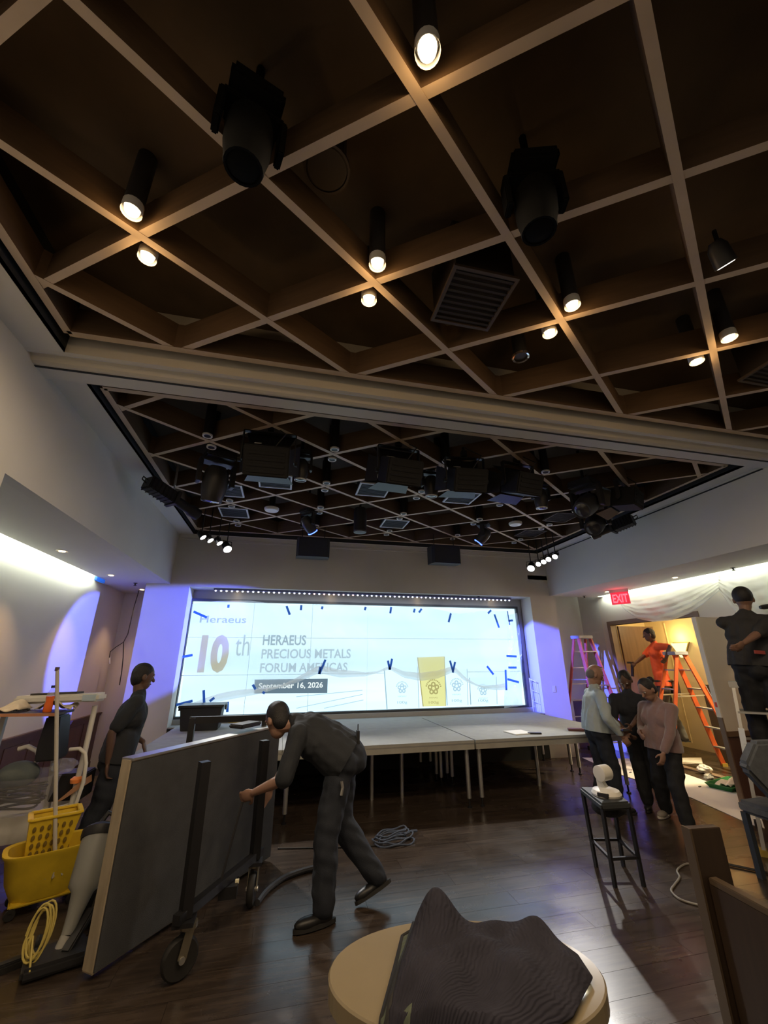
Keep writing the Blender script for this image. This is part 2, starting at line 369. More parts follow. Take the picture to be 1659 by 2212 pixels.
# alcove right of the stage
struct(MB().box(5.0, XWR+0.12, 8.42, 8.52, 0, 3.4).box(XWR, XWR+0.12, 7.78, 8.42, 0, 3.4).box(5.0, XWR+0.12, 7.72, 8.52, 3.36, 3.45).build('wall_alcove', M_wall))
wa = struct(MB().box(5.5, XWR, 8.395, 8.42, 0, 0.84).box(5.5, XWR, 8.375, 8.42, 0.84, 0.89).build('trim_12', M_wains))
d2 = struct(MB().box(5.3, 6.02, 8.36, 8.42, 0.0, 2.62).build('door_2', mat('door_grey', (0.50, 0.52, 0.51), 0.7)))
MB().box(6.02, 6.10, 8.33, 8.42, 0.0, 2.70).box(5.3, 6.02, 8.33, 8.42, 2.62, 2.70).build('architrave', M_wall, d2)
# corridor behind the doorway
M_corr = mat('corridor_cream', (0.78, 0.66, 0.42), 0.8, var=0.05, vscale=2)
struct(MB().box(8.35, 8.45, 4.0, 8.4, 0, 2.8).box(XWR+0.12, 8.45, 8.3, 8.4, 0, 2.8).box(XWR+0.12, 8.45, 4.0, 4.1, 0, 2.8).build('wall_corridor', M_corr))
struct(MB().box(XWR+0.12, 8.45, 4.0, 8.4, 2.78, 2.84).build('ceiling_corridor', M_ceilp))
MBp = MB()
for y in (5.0, 5.9, 6.8, 7.75): MBp.box(8.335, 8.35, y, y+0.02, 0.1, 2.5)
struct(MBp.build('trim_13', M_corr))
# rear of the room, behind the camera
struct(MB().box(-2.2, 6.9, -2.6, -2.5, 0, ZD).box(XWR, XWR+0.1, -2.5, 1.6, 0, 3.4).box(XFR, XWR, 1.55, 1.6, 0, ZD).build('wall_rear', M_wall))
# ---------------------------------------------------------------- stage
M_carpet = mat('stage_carpet', (0.33, 0.335, 0.32), 0.95, var=0.06, vscale=8, bump=0.25, bscale=260)
M_apron = mat('deck_edge', (0.36, 0.35, 0.31), 0.6, var=0.1, vscale=5)
M_alu = mat('aluminium', (0.55, 0.55, 0.53), 0.38, metal=0.85)
M_blackm = mat('black_metal', (0.012, 0.012, 0.014), 0.45, spec=0.4)
M_blackp = mat('black_plastic', (0.016, 0.016, 0.018), 0.5)
ST = 0.76
decks = [(-1.60, 0.06, 5.52, 6.72, 'front deck at the left end beside the man in black'), (0.06, 2.49, 5.52, 6.72, 'front deck behind the bending man'), (2.51, 4.86, 5.52, 6.72, 'front deck carrying the papers'),
         (-1.60, 0.06, 6.72, 7.715, 'rear deck under the black tote'), (0.06, 2.49, 6.72, 7.715, 'rear deck below the middle of the screen'), (2.51, 4.86, 6.72, 7.715, 'rear deck below the pictured metal bars')]
for i, (a, b, c, d, lb) in enumerate(decks):
    t = thing('stage_deck', 'grey carpeted stage platform, '+lb, 'stage platform', ((a+b)/2, (c+d)/2, 0), group='stage platforms')
    hx, hy = (b-a)/2-0.002, (d-c)/2-0.002
    MB().box(-hx, hx, -hy, hy, ST-0.02, ST).build('top', M_carpet, t)
    MB().box(-hx, hx, -hy, -hy+0.03, ST-0.105, ST-0.02).box(-hx, hx, hy-0.03, hy, ST-0.105, ST-0.02).box(-hx, -hx+0.03, -hy+0.03, hy-0.03, ST-0.105, ST-0.02).box(hx-0.03, hx, -hy+0.03, hy-0.03, ST-0.105, ST-0.02).build('apron', M_apron, t)
    MB().box(-hx+0.001, hx-0.001, -hy-0.0015, -hy+0.002, ST-0.045, ST-0.03).build('edge_trim', M_alu, t)
    for sx in (-1, 1):
        for sy in (-1, 1):
            lx, ly = sx*(hx-0.075), sy*(hy-0.10)
            l = MB().tube([(lx, ly, ST-0.03), (lx, ly, 0.10)], 0.027, 10).build('leg', M_alu, t, smooth=True)
            MB().tube([(lx, ly, 0.12), (lx, ly, 0.012)], 0.012, 8).lathe([(0.03, 0), (0.03, 0.012), (0.012, 0.02)], (lx, ly, 0), n=10).build('foot', M_blackm, l)
    if i in (1, 2):
        for lx in (0.0, 0.42) if i == 1 else (0.1,):
            MB().tube([(lx, 0.1, ST-0.03), (lx, 0.1, 0.0)], 0.026, 10).build('leg', M_alu, t, smooth=True)

# ---------------------------------------------------------------- video wall
vw = thing('video_wall', 'large bright video wall of tiled screens behind the stage', 'screen', (1.56, YS, 0.84))
def vloc(p): return Vector(p)-Vector(vw.location)
M_bezel = mat('bezel', (0.05, 0.055, 0.06), 0.4)
sx0, sx1, sz0, sz1 = -1.70, 4.815, 0.875, 2.775
fr = MB()
for a in ((-1.75, -1.705, 0.84, 2.82), (4.82, 4.87, 0.84, 2.82), (-1.705, 4.82, 0.84, 0.872), (-1.705, 4.82, 2.778, 2.82)): fr.box(a[0]-1.56, a[1]-1.56, -0.06, 0.015, a[2]-0.84, a[3]-0.84)
fr.build('frame', M_bezel, vw)
MB().box(sx0-1.57, sx1-1.55, 0.0, 0.015, sz0-0.85, sz1-0.83).build('backing', M_bezel, vw)
def screen_mat():
    m = bpy.data.materials.new('screen_light'); m.use_nodes = True; nt = m.node_tree; nt.nodes.clear()
    ge = nt.nodes.new('ShaderNodeNewGeometry'); mp = nt.nodes.new('ShaderNodeMapping'); mp.inputs['Rotation'].default_value = (0, 0.32, 0); mp.inputs['Scale'].default_value = (0.25, 1, 2.2)
    nz = nt.nodes.new('ShaderNodeTexNoise'); nz.inputs['Scale'].default_value = 1.3; nz.inputs['Detail'].default_value = 3
    nt.links.new(ge.outputs['Position'], mp.inputs['Vector']); nt.links.new(mp.outputs['Vector'], nz.inputs['Vector'])
    cr = nt.nodes.new('ShaderNodeValToRGB'); cr.color_ramp.elements[0].position = 0.35; cr.color_ramp.elements[0].color = (0.58, 0.84, 1.0, 1)
    cr.color_ramp.elements[1].position = 0.62; cr.color_ramp.elements[1].color = (0.68, 0.93, 1.06, 1)
    e = nt.nodes.new('ShaderNodeEmission'); e.inputs[1].default_value = SCREEN_GAIN
    o = nt.nodes.new('ShaderNodeOutputMaterial')
    nt.links.new(nz.outputs['Fac'], cr.inputs['Fac']); nt.links.new(cr.outputs['Color'], e.inputs[0]); nt.links.new(e.outputs[0], o.inputs[0]); return m
M_scr = screen_mat()
pw, phh = (sx1-sx0)/6, (sz1-sz0)/3
pmesh = MB().box(0.003, pw-0.003, -0.02, 0.0, 0.003, phh-0.003).mesh('screen_panel'); pmesh.materials.append(M_scr)
for i in range(6):
    for j in range(3):
        o = bpy.data.objects.new('screen_panel', pmesh); C.objects.link(o); o.parent = vw; o.location = vloc((sx0+i*pw, YS, sz0+j*phh))
YT = YS-0.024
def sc(c): return tuple(x*SCREEN_GAIN for x in c)
E_gold = emat('print_gold', (0.19, 0.18, 0.115), 1.0); E_grey = emat('print_grey', (0.106, 0.155, 0.184), 1.0); E_lgrey = emat('print_light_grey', (0.16, 0.22, 0.25), 1.0)
E_ban = emat('print_slate', (0.05, 0.075, 0.095), 1.0); E_white = emat('print_white', (0.32, 0.36, 0.36), 1.0)
E_bar = emat('print_silver', (0.60, 0.87, 1.0), SCREEN_GAIN); E_yel = emat('print_yellow', (0.30, 0.31, 0.135), 1.0); E_line = emat('print_line', (0.125, 0.195, 0.235), 1.0); E_yl = emat('print_olive', (0.16, 0.15, 0.06), 1.0); E_emb = emat('print_emblem', (0.17, 0.25, 0.30), 1.0)
def stext(s, x0, y0, x1, y1, m, bold=0.02, dy=0.0):
    """lettering shown on the screen, fitted to a box given by its lower-left and upper-right corner"""
    a = AY(x0, y0, YT-dy); b = AY(x1, y1, YT-dy)
    o = text_mesh('lettering', s, m, (0, 0, 0), 1.0, vw, off=bold)
    xs = [v.co.x for v in o.data.vertices]; ys_ = [v.co.y for v in o.data.vertices]
    kx = (b.x-a.x)/(max(xs)-min(xs)); ky = (b.z-a.z)/(max(ys_)-min(ys_))
    for v in o.data.vertices: v.co = ((v.co.x-min(xs))*kx, (v.co.y-min(ys_))*ky, 0)
    o.location = vloc((a.x, YT-dy, a.z)); o.scale = (1, 1, 1); return o
stext('10', 425, 1454, 499, 1371, E_gold, 0.05)
stext('th', 506, 1417, 542, 1371, E_lgrey, 0.0)
stext('Heraeus', 431, 1345, 533, 1331, E_grey, 0.01)
stext('HERAEUS', 567, 1394, 662, 1372, E_grey, 0.02)
stext('PRECIOUS METALS', 564, 1423, 758, 1402, E_lgrey, 0.02)
stext('FORUM AMERICAS', 561, 1453, 751, 1431, E_lgrey, 0.02)
def squad(pts, m, name, dy=0.0, parent=vw):
    ps = [AY(x, y, YT-dy)-Vector(vw.location) for x, y in pts]
    return MB().add(ps, [tuple(range(len(ps)))]).build(name, m, parent)
squad([(549, 1498), (707, 1497), (708, 1466), (550, 1468)], E_ban, 'banner')
stext('September 16, 2026', 558, 1492, 698, 1473, E_white, 0.02, 0.002)
def sline(x0, y0, x1, y1, w, m, dy=0.003):
    a, b = AY(x0, y0, YT-dy), AY(x1, y1, YT-dy); d = (b-a).normalized(); n = Vector((-d.z, 0, d.x))*w/2
    o = Vector(vw.location); MB().add([a+n-o, b+n-o, b-n-o, a-n-o], [(0, 1, 2, 3)]).build('line', m, vw)
bars = [((836, 1532), (905, 1529), (902, 1440), (830, 1443), E_bar, E_line, 'silver'), ((914, 1526), (963, 1525), (960, 1418), (902, 1420), E_yel, E_yl, 'gold'),
        ((966, 1524), (1011, 1523), (1009, 1445), (961, 1447), E_bar, E_line, 'silver'), ((1017, 1522), (1074, 1521), (1072, 1462), (1014, 1464), E_bar, E_line, 'silver')]
for k, (p0, p1, p2, p3, mb_, ml, nm) in enumerate(bars):
    squad([p0, p1, p2, p3], mb_, 'pictured_bar', 0.001)
    sline(*p0, *p3, 0.02, ml); sline(*p1, *p2, 0.012, ml)
    cx = (p0[0]+p1[0])/2-2; cy = (1487, 1487, 1482, 1492)[k]; em = ml if nm == 'gold' else E_emb; R = (11, 14, 12, 10)[k]
    c = AY(cx, cy, YT-0.004); sc_ = (AY(cx+1, cy, YT).x-AY(cx, cy, YT).x)*R
    g = MB(); ov = Vector(vw.location)
    for q in range(5):
        a = PI/2+2*PI*q/5
        cc = c+Vector((math.cos(a), 0, math.sin(a)))*sc_*0.55-ov
        ring = [cc+Vector((math.cos(t), 0, math.sin(t)))*sc_*0.36 for t in [2*PI*i/14 for i in range(14)]]
        inn = [cc+Vector((math.cos(t), 0, math.sin(t)))*sc_*0.16 for t in [2*PI*i/14 for i in range(14)]]
        n = len(g.v); g.v += [tuple(v) for v in ring+inn]; g.f += [(n+i, n+(i+1) % 14, n+14+(i+1) % 14, n+14+i) for i in range(14)]
    for q in range(12):
        a0 = PI*(0.05+q*0.075); a1 = a0+0.16
        n = len(g.v)
        for rr, aa in ((1.05, a0), (1.05, a1), (1.25, a1), (1.25, a0)): g.v.append(tuple(c+Vector((math.cos(aa), 0, math.sin(aa)))*sc_*rr-ov))
        g.f.append((n, n+1, n+2, n+3))
    g.build('emblem', em, vw)
    stext('HANAU', cx-9, cy+R+8, cx+9, cy+R+4, em, 0.0, 0.004)
    yb = min(p0[1]-4, cy+R+24)
    stext('100g', cx-10, yb, cx+11, yb-8, E_yl if nm == 'gold' else E_line, 0.0, 0.004)
for a in ((640, 1530, 783, 1500), (640, 1505, 783, 1491), (700, 1530, 785, 1512)): sline(*a, 0.012, E_emb, 0.002)

# plastic sheet taped over the screen, lower edge hanging in swags
M_film = film('plastic_film', (0.90, 0.95, 0.98), 0.60, 0.06, 0.2)
M_film2 = film('plastic_film_folded', (1.0, 0.95, 0.90), 0.60, 0.03, 0.3)
bot = [(388, 1528), (420, 1527), (470, 1516), (560, 1499), (640, 1475), (690, 1454), (735, 1464), (790, 1461), (842, 1446), (872, 1464), (908, 1471), (945, 1466), (981, 1451), (1005, 1472), (1045, 1488), (1078, 1491), (1095, 1489)]
topc = [(415, 1305), (470, 1298), (540, 1297), (620, 1309), (690, 1305), (790, 1311), (880, 1310), (930, 1313), (990, 1326), (1040, 1320), (1098, 1320)]
def interp(c, t):
    xs = [p[0] for p in c]; x = xs[0]+(xs[-1]-xs[0])*t
    return x, float(np.interp(x, xs, [p[1] for p in c]))
def film_pt(u, v, Y=7.985):
    xb, yb = interp(bot, u); xt, yt = interp(topc, u); x = xb+(xt-xb)*v; y = yb+(yt-yb)*v
    w = 0.018*math.sin(9*u+3*v)+0.02*math.sin(23*u*(0.6+0.4*v)+5*v)*(0.4+0.6*v)+0.012*math.sin(61*u+9*v)
    return AY(x, y, Y+w-0.02*math.sin(PI*v))
tag(MB().grid(film_pt, 90, 24).build('plastic_sheet', M_film, smooth=True), 'translucent plastic sheet taped over the upper part of the video wall', 'plastic sheet')
def hem_pt(u, v):
    x, y = interp(bot, u); sag = 3+13*abs(math.sin(u*PI*3.3))
    a = v*PI*1.6
    p = AY(x, y-sag*(1-math.cos(a))*0.55, 7.95-0.03*math.sin(a)); return p
tag(MB().grid(hem_pt, 90, 8).build('plastic_sheet', M_film2, smooth=True), 'gathered lower hem of the screen cover hanging in swags', 'plastic sheet')
def bunch_pt(u, v):
    x = 1093+(24+16*v)*u+4*math.sin(v*5); y = 1330+200*v-6*u
    return AY(x, y, 7.97+0.035*math.sin(9*u+4*v)+0.02*math.sin(25*v+6*u))
tag(MB().grid(bunch_pt, 12, 40).build('plastic_sheet', M_film, smooth=True), 'narrow bunched strip of plastic hanging down the right edge of the screen', 'plastic sheet')
M_tape = film('blue_tape', (0.14, 0.38, 0.85), 0.0, 0.02, 0.5)
tapes = [(418, 1321, 447, 1334, 'slanting from the upper left corner of the screen frame'), (619, 1309, 626, 1328, 'on the sag of the upper edge above the words'), (394, 1419, 416, 1415, 'on the left frame beside the large number'), (380, 1523, 416, 1514, 'low on the left frame above the black tote'),
 (440, 1491, 441, 1521, 'standing upright above the black tote'), (453, 1515, 463, 1507, 'short, just right of the upright strip above the tote'), (492, 1516, 491, 1538, 'hanging below the sheet right of the tote'), (703, 1425, 690, 1456, 'at the swag peak over the banner, longer of the crossed strip'), (692, 1440, 689, 1456, 'at the swag peak over the banner, shorter of the crossed strip'),
 (546, 1479, 552, 1489, 'small, at the left end of the date banner'), (567, 1495, 572, 1498, 'tiny, just below the date banner'), (838, 1427, 842, 1447, 'at the middle swag peak, left of two'), (847, 1423, 842, 1447, 'at the middle swag peak, right of two'), (972, 1427, 979, 1452, 'at the swag peak over the third pictured bar, left of two'), (983, 1430, 978, 1453, 'at the swag peak over the third pictured bar, right of two'),
 (494, 1306, 493, 1313, 'behind the sheet at the upper edge, nearest the left corner'), (651, 1307, 650, 1318, 'on the upper edge, first right of the long sagging strip'), (697, 1310, 695, 1316, 'on the upper edge above the capital letters'), (790, 1311, 788, 1318, 'on the upper edge at the screen seam'), (845, 1311, 843, 1325, 'on the upper edge above the middle swag peak'), (896, 1315, 894, 1323, 'on the upper edge above the yellow bar, left of two'), (911, 1315, 905, 1323, 'slanted on the upper edge above the yellow bar, right of two'),
 (974, 1325, 969, 1344, 'hanging behind the sheet above the third pictured bar'), (1061, 1318, 1054, 1325, 'slanted near the upper right corner of the sheet'), (1096, 1320, 1101, 1350, 'thin, down the upper right corner'), (1098, 1341, 1108, 1340, 'short level strip near the upper right corner'), (1094, 1417, 1116, 1418, 'level across the bunched strip, upper of two'), (1098, 1442, 1116, 1442, 'level across the bunched strip, lower of two'),
 (1092, 1447, 1094, 1491, 'long upright strip at the lower right end of the sheet'), (1096, 1467, 1121, 1474, 'curving over the lower bunched plastic'), (1052, 1439, 1066, 1457, 'curled strip inside the last swag'), (1068, 1327, 1078, 1356, 'pale slanting strip seen through the plastic near the right end')]
for k, (x0, y0, x1, y1, lb) in enumerate(tapes):
    a, b = AY(x0, y0, 7.915), AY(x1, y1, 7.915)
    tag(MB().bar(a, b, 0.04 if k != 24 else 0.02, 0.003, (0, -1, 0)).build('tape_strip', M_tape), 'blue painter tape strip '+lb, 'tape', 'blue tape on the screen cover')

# LED bar in the head of the recess
lb0, lb1 = AY(466, 1276, 7.86), AY(1100, 1297, 7.86)
led = thing('led_bar', 'long bar of bright blue-white LEDs along the top of the screen recess', 'light', (lb0+lb1)/2)
o0 = Vector(led.location)
MB().bar(lb0-o0+Vector((-0.03, 0, 0.03)), lb1-o0+Vector((0.03, 0, 0.03)), 0.07, 0.035).build('housing', mat('led_housing', (0.10, 0.11, 0.25), 0.5), led)
lm = [MB().ell((0, 0, 0), (0.019, 0.019, 0.015), 8, 6).mesh('bulb') for _ in range(3)]
for q, (c_, s_) in enumerate((((0.75, 0.85, 1.0), 1.2), ((1.0, 0.62, 0.62), 0.9), ((0.66, 0.66, 1.0), 1.0))): lm[q].materials.append(emat('led_%d' % q, c_, s_))
NL = 64
for i in range(NL):
    f = i/(NL-1); q = 1 if 18 < i < 28 and i % 2 else (2 if i % 3 == 0 else 0)
    o = bpy.data.objects.new('bulb', lm[q]); C.objects.link(o); o.parent = led; o.location = lb0+(lb1-lb0)*f-o0
for i, f in enumerate((0.12, 0.38, 0.62, 0.88)):
    p = lb0+(lb1-lb0)*f-o0; MB().box(p.x-0.02, p.x+0.02, -0.02, 0.02, 0.03, 0.075).build('bracket', M_blackm, led)
    light('led_glow', 'AREA', lb0+(lb1-lb0)*f+Vector((0, -0.02, -0.05)), 0.7, (0.72, 0.8, 1.0), aim=(lb0+(lb1-lb0)*f)+Vector((0, 0.3, -1)), size=1.4, size_y=0.03)
M_trim = mat('downlight_trim', (0.75, 0.72, 0.66), 0.5)
E_warm = emat('warm_lamp', (1.0, 0.70, 0.38), 4.0)
for i, (x, y, lb) in enumerate(((518, 1283, 'leftmost'), (711, 1289, 'second from the left'), (887, 1295, 'third from the left'), (1037, 1300, 'rightmost'))):
    p = AZ(x, y, RZ); t = thing('recessed_downlight', 'small warm downlight behind the LED bar in the screen recess, '+lb, 'light', (p.x, min(p.y, 8.03), RZ), group='downlights of the screen recess')
    MB().lathe([(0.03, -0.004), (0.055, -0.006), (0.058, 0.0)], n=16).build('trim_ring', M_trim, t)
    MB().lathe([(0.029, -0.008), (0.029, -0.002)], n=16).build('lamp', E_warm, t)
    light('recess_spot', 'SPOT', (p.x, min(p.y, 8.03)-0.02, RZ-0.02), 3, WARM, aim=(p.x, 7.9, 0.7), size=0.03, spot=1.5, blend=0.6)
# ---------------------------------------------------------------- ceiling fixtures
M_matte = mat('matte_black', (0.006, 0.006, 0.007), 0.6, spec=0.3); M_nearblack = mat('near_black', (0.004, 0.004, 0.004), 0.9, spec=0.1)  # one near-black for every part of the foreground moving heads
M_rim = mat('white_rim', (0.72, 0.72, 0.70), 0.4)
M_glassd = mat('dark_lens', (0.03, 0.03, 0.035), 0.08, spec=0.8)
M_dgrey = mat('dark_grey_metal', (0.03, 0.03, 0.033), 0.35)
E_front = emat('front_lamp', (1.0, 0.76, 0.44), 1.3)
# lit downlights of the front bay: pairs astride the lattice nodes
fl = [(-0.97, 1.73, 'lit pair member over the left foreground, nearer one'), (-0.97, 2.0, 'lit pair member over the left foreground, farther one'), (0.376, 1.735, 'lit pair in the middle of the front bay, nearer one'), (0.376, 2.0, 'lit pair in the middle of the front bay, farther one'),
      (1.734, 1.735, 'lit pair right of the middle of the front bay, nearer one'), (1.734, 1.99, 'lit pair right of the middle of the front bay, farther one'), (3.08, 1.73, 'lit pair at the right edge of the front bay, nearer one'), (3.08, 1.99, 'lit pair at the right edge of the front bay, farther one'),
      (0.376, 0.80, 'large bright one at the top of the view')]
for i, (x, y, lb) in enumerate(fl):
    t = thing('pendant_downlight', 'glowing warm cylinder downlight, '+lb, 'light', (x, y, ZL), group='lit downlights of the front bay')
    MB().lathe([(0.045, 0.04), (0.05, 0.06), (0.05, ZD-ZL)], n=18, cap=True).build('housing', M_dgrey, t, smooth=True)
    MB().lathe([(0.05, 0.01), (0.052, 0.0), (0.052, 0.06)], n=18, cap=False).build('rim', M_rim, t, smooth=True)
    MB().lathe([(0.004, -0.012), (0.022, -0.006), (0.036, 0.006), (0.040, 0.03)], n=18).build('lamp', E_front, t, smooth=True)
    light('front_spot', 'SPOT', (x, y, ZL-0.03), 11, (1.0, 0.76, 0.50), aim=(x, y, 0), size=0.04, spot=3.06, blend=0.5)
    light('front_glow', 'POINT', (x, y, ZL-0.06), 0.45, (1.0, 0.60, 0.24), size=0.045)
for x, y in ((-0.97, 0.8), (1.734, 0.8), (3.08, 0.8), (0.376, -0.9), (1.734, -0.9), (-0.97, -0.9), (3.08, -0.9)):   # same rows, behind and above the view
    light('front_spot', 'SPOT', (x, y, ZL-0.03), 8, (1.0, 0.76, 0.50), aim=(x, y, 0), size=0.04, spot=3.06, blend=0.5)
# unlit cylinder downlights of the back bay
def ordn(i): return ('first', 'second', 'third', 'fourth', 'fifth', 'sixth', 'seventh')[i]
proto = None
for r, yn in enumerate((4.19, 5.14, 6.09, 7.05)):
    for k, x in enumerate((-0.968, 0.384, 1.736, 3.088, 4.44)):
        if (x > 4 and yn < 4.5): continue
        for s in (-1, 1):
            lb = 'unlit cylinder downlight, %s row of the back bay, %s crossing from the left, %s one' % (ordn(r), ordn(k), 'nearer' if s < 0 else 'farther')
            if proto is None:
                t = proto = thing('cylinder_downlight', lb, 'light', group='unlit downlights of the back bay')
                MB().lathe([(0.05, 0.0), (0.05, ZD-ZL)], n=16).build('housing', M_blackm, t, smooth=True)
                MB().lathe([(0.036, -0.004), (0.05, -0.008), (0.053, 0.0), (0.053, 0.012)], n=16, cap=False).build('rim', M_rim, t, smooth=True)
                MB().lathe([(0.036, 0.008), (0.036, 0.004)], n=16).build('reflector', M_alu, t)
            else: t = copy_tree(proto)
            t['label'] = lb; t.location = (x, yn+s*0.125, ZL-0.005)

def soft_light(x, y, z, rz, tilt, label, s=1.0):
    """theatre fresnel: hook, yoke, box body, four barn doors"""
    t = thing('stage_light', label, 'stage light', (x, y, z), rz, group='stage lights of the front row')
    R = Matrix.Rotation(tilt, 4, 'X')
    top = ZL+0.1-z
    MB().tube([(0, 0, 0.27*s), (0, 0, top)], 0.018, 8).box(-0.03, 0.03, -0.03, 0.03, 0.27*s, 0.33*s).build('hanger', M_blackm, t)
    MB().bar((-0.20*s, 0, 0.25*s), (0.20*s, 0, 0.25*s), 0.05, 0.012).bar((-0.20*s, 0, 0.25*s), (-0.20*s, 0, 0.0), 0.05, 0.012, (1, 0, 0)).bar((0.20*s, 0, 0.25*s), (0.20*s, 0, 0.0), 0.05, 0.012, (1, 0, 0)).build('yoke', M_blackm, t)
    b = MB().box(-0.165*s, 0.165*s, -0.11*s, 0.17*s, -0.10*s, 0.13*s, R).build('body', M_matte, t, bevel=0.012)
    vb = MB()
    for i in range(4): vb.box(-0.13*s, 0.13*s, 0.17*s, 0.176*s, -0.07*s+i*0.045*s, -0.05*s+i*0.045*s, R)
    vb.build('fin_rib', M_matte, b)
    MB().lathe([(0.10*s, 0.0), (0.11*s, 0.012)], R @ Vector((0, -0.125*s, 0.01)), R.to_3x3() @ Vector((0, 1, 0)), 20).build('lens', M_glassd, t)
    for sx, sz, nm in ((0, 1, 'u'), (0, -1, 'd'), (1, 0, 'r'), (-1, 0, 'l')):
        if sz: ps = [(-0.15*s, -0.11*s, sz*0.115*s), (0.15*s, -0.11*s, sz*0.115*s), (0.20*s, -0.27*s, sz*0.20*s), (-0.20*s, -0.27*s, sz*0.20*s)]
        else: ps = [(sx*0.165*s, -0.11*s, -0.1*s), (sx*0.165*s, -0.11*s, 0.1*s), (sx*0.24*s, -0.26*s, 0.13*s), (sx*0.24*s, -0.26*s, -0.13*s)]
        ps = [R @ Vector(p) for p in ps]; nrm = (ps[1]-ps[0]).cross(ps[3]-ps[0]).normalized()*0.004
        MB().prism(ps, nrm).build('barn_door', M_blackm, t)
    for sx in (-1, 1): MB().lathe([(0.025, 0), (0.03, 0.03)], (sx*0.20*s, 0, 0), (sx, 0, 0), 10).build('knob', M_blackm, t)
    MB().box(0.06*s, 0.11*s, -0.10*s, -0.02*s, 0.131*s, 0.135*s, R).build('sticker', M_rim, t)
    MB().tube([(-0.05, 0.1, 0.1), (-0.16, 0.14, 0.26), (-0.08, 0.05, 0.36), (0, 0.02, top)], 0.007, 6).build('cable', M_blackp, t, smooth=True)
    return t
soft_light(-0.31, 3.86, 3.66, PI, -0.55, 'black stage light with barn doors, leftmost of the front hanging row', 1.32)
soft_light(1.075, 3.84, 3.67, PI+0.1, -0.5, 'black stage light with barn doors, second of the front hanging row', 1.2)
soft_light(1.88, 3.88, 3.67, PI-0.1, -0.5, 'black stage light with barn doors, third of the front hanging row', 1.15)
soft_light(2.57, 3.88, 3.68, PI+0.15, -0.4, 'black stage light with barn doors, fourth of the front hanging row', 1.1)
soft_light(4.30, 4.15, 3.74, PI+0.5, -0.2, 'black stage light with barn doors beside the right wall', 1.05)

def moving_head(x, y, z, rz, tilt, label, s=1.0, ring=None, group='moving head lights', m=None):
    M_blackp, M_blackm, M_dgrey, M_glassd = (m,)*4 if m else (globals()['M_blackp'], globals()['M_blackm'], globals()['M_dgrey'], globals()['M_glassd'])
    """base clamped to the lattice, U arm, egg-shaped head"""
    t = thing('moving_head_light', label, 'stage light', (x, y, z), rz, group=group)
    top = ZD-z; R = Matrix.Rotation(tilt, 4, 'X')
    MB().box(-0.13*s, 0.13*s, -0.13*s, 0.13*s, 0.19*s, 0.27*s).build('base', M_blackp, t, bevel=0.015)
    MB().tube([(0, 0, 0.26*s), (0, 0, max(top, 0.3*s))], 0.02, 8).build('clamp', M_blackm, t)
    MB().bar((-0.15*s, 0, 0.18*s), (0.15*s, 0, 0.18*s), 0.10*s, 0.03*s).bar((-0.15*s, 0, 0.19*s), (-0.15*s, 0, -0.05*s), 0.09*s, 0.035*s, (1, 0, 0)).bar((0.15*s, 0, 0.19*s), (0.15*s, 0, -0.05*s), 0.09*s, 0.035*s, (1, 0, 0)).build('arm', M_blackp, t, bevel=0.006)
    pr = [(0.01, 0.14), (0.07, 0.13), (0.105, 0.08), (0.115, 0.0), (0.11, -0.10), (0.095, -0.17), (0.085, -0.20)]
    MB().lathe([(r*s, h*s) for r, h in reversed(pr)], (0, 0, 0), R.to_3x3() @ Vector((0, 0, 1)), 20).build('head', M_dgrey, t, smooth=True)
    MB().lathe([(0.005, -0.215*s), (0.05*s, -0.21*s), (0.08*s, -0.198*s)], (0, 0, 0), R.to_3x3() @ Vector((0, 0, 1)), 20).build('lens', M_glassd, t, smooth=True)
    MB().lathe([(0.080*s, -0.205*s), (0.092*s, -0.206*s), (0.096*s, -0.19*s), (0.082*s, -0.19*s)], (0, 0, 0), R.to_3x3() @ Vector((0, 0, 1)), 20, cap=False).build('ring', ring or M_rim, t, smooth=True)
    return t
moving_head(-0.93, 4.6, 3.72, 0.4, 0.25, 'large dark moving head hanging next to the leftmost barn-door light', 1.25, M_dgrey)
moving_head(0.03, 4.30, 3.84, 0.0, 0.1, 'small dark moving head with a pale lens ring, first of three behind the front row', 0.75)
moving_head(1.66, 4.42, 3.84, 0.0, 0.1, 'small dark moving head with a pale lens ring, second of three behind the front row', 0.8)
moving_head(3.28, 4.50, 3.84, 0.0, 0.1, 'small dark moving head with a pale lens ring, third of three behind the front row', 0.8)
E_blue = emat('blue_ring', (0.05, 0.10, 1.0), 3.0)
mh1 = (0.21, 6.2, 3.80); mh2 = (3.27, 6.2, 3.80)
moving_head(*mh1, -0.9, 0.75, 'moving head with a glowing blue ring left of the middle of the back bay', 0.85, E_blue)
moving_head(*mh2, 0.9, 0.75, 'moving head with a glowing blue ring at the right of the back bay', 0.85, E_blue)
moving_head(3.75, 4.2, 3.66, 2.0, 1.0, 'large moving head tilted sideways near the right wall, left of two', 1.2, M_dgrey)
moving_head(4.40, 4.85, 3.66, 2.2, 1.0, 'large moving head tilted sideways near the right wall, right of two', 1.25, M_dgrey)
# the blue beams of the two glowing heads
light('blue_beam', 'SPOT', (3.1, 6.3, 3.62), 2300, BLUE, aim=(-2.45, 7.72, 1.98), size=0.05, spot=0.33, blend=0.15)
light('blue_beam', 'SPOT', (0.45, 5.85, 3.60), 2600, BLUE, aim=(5.0, 7.72, 1.66), size=0.05, spot=0.31, blend=0.15)
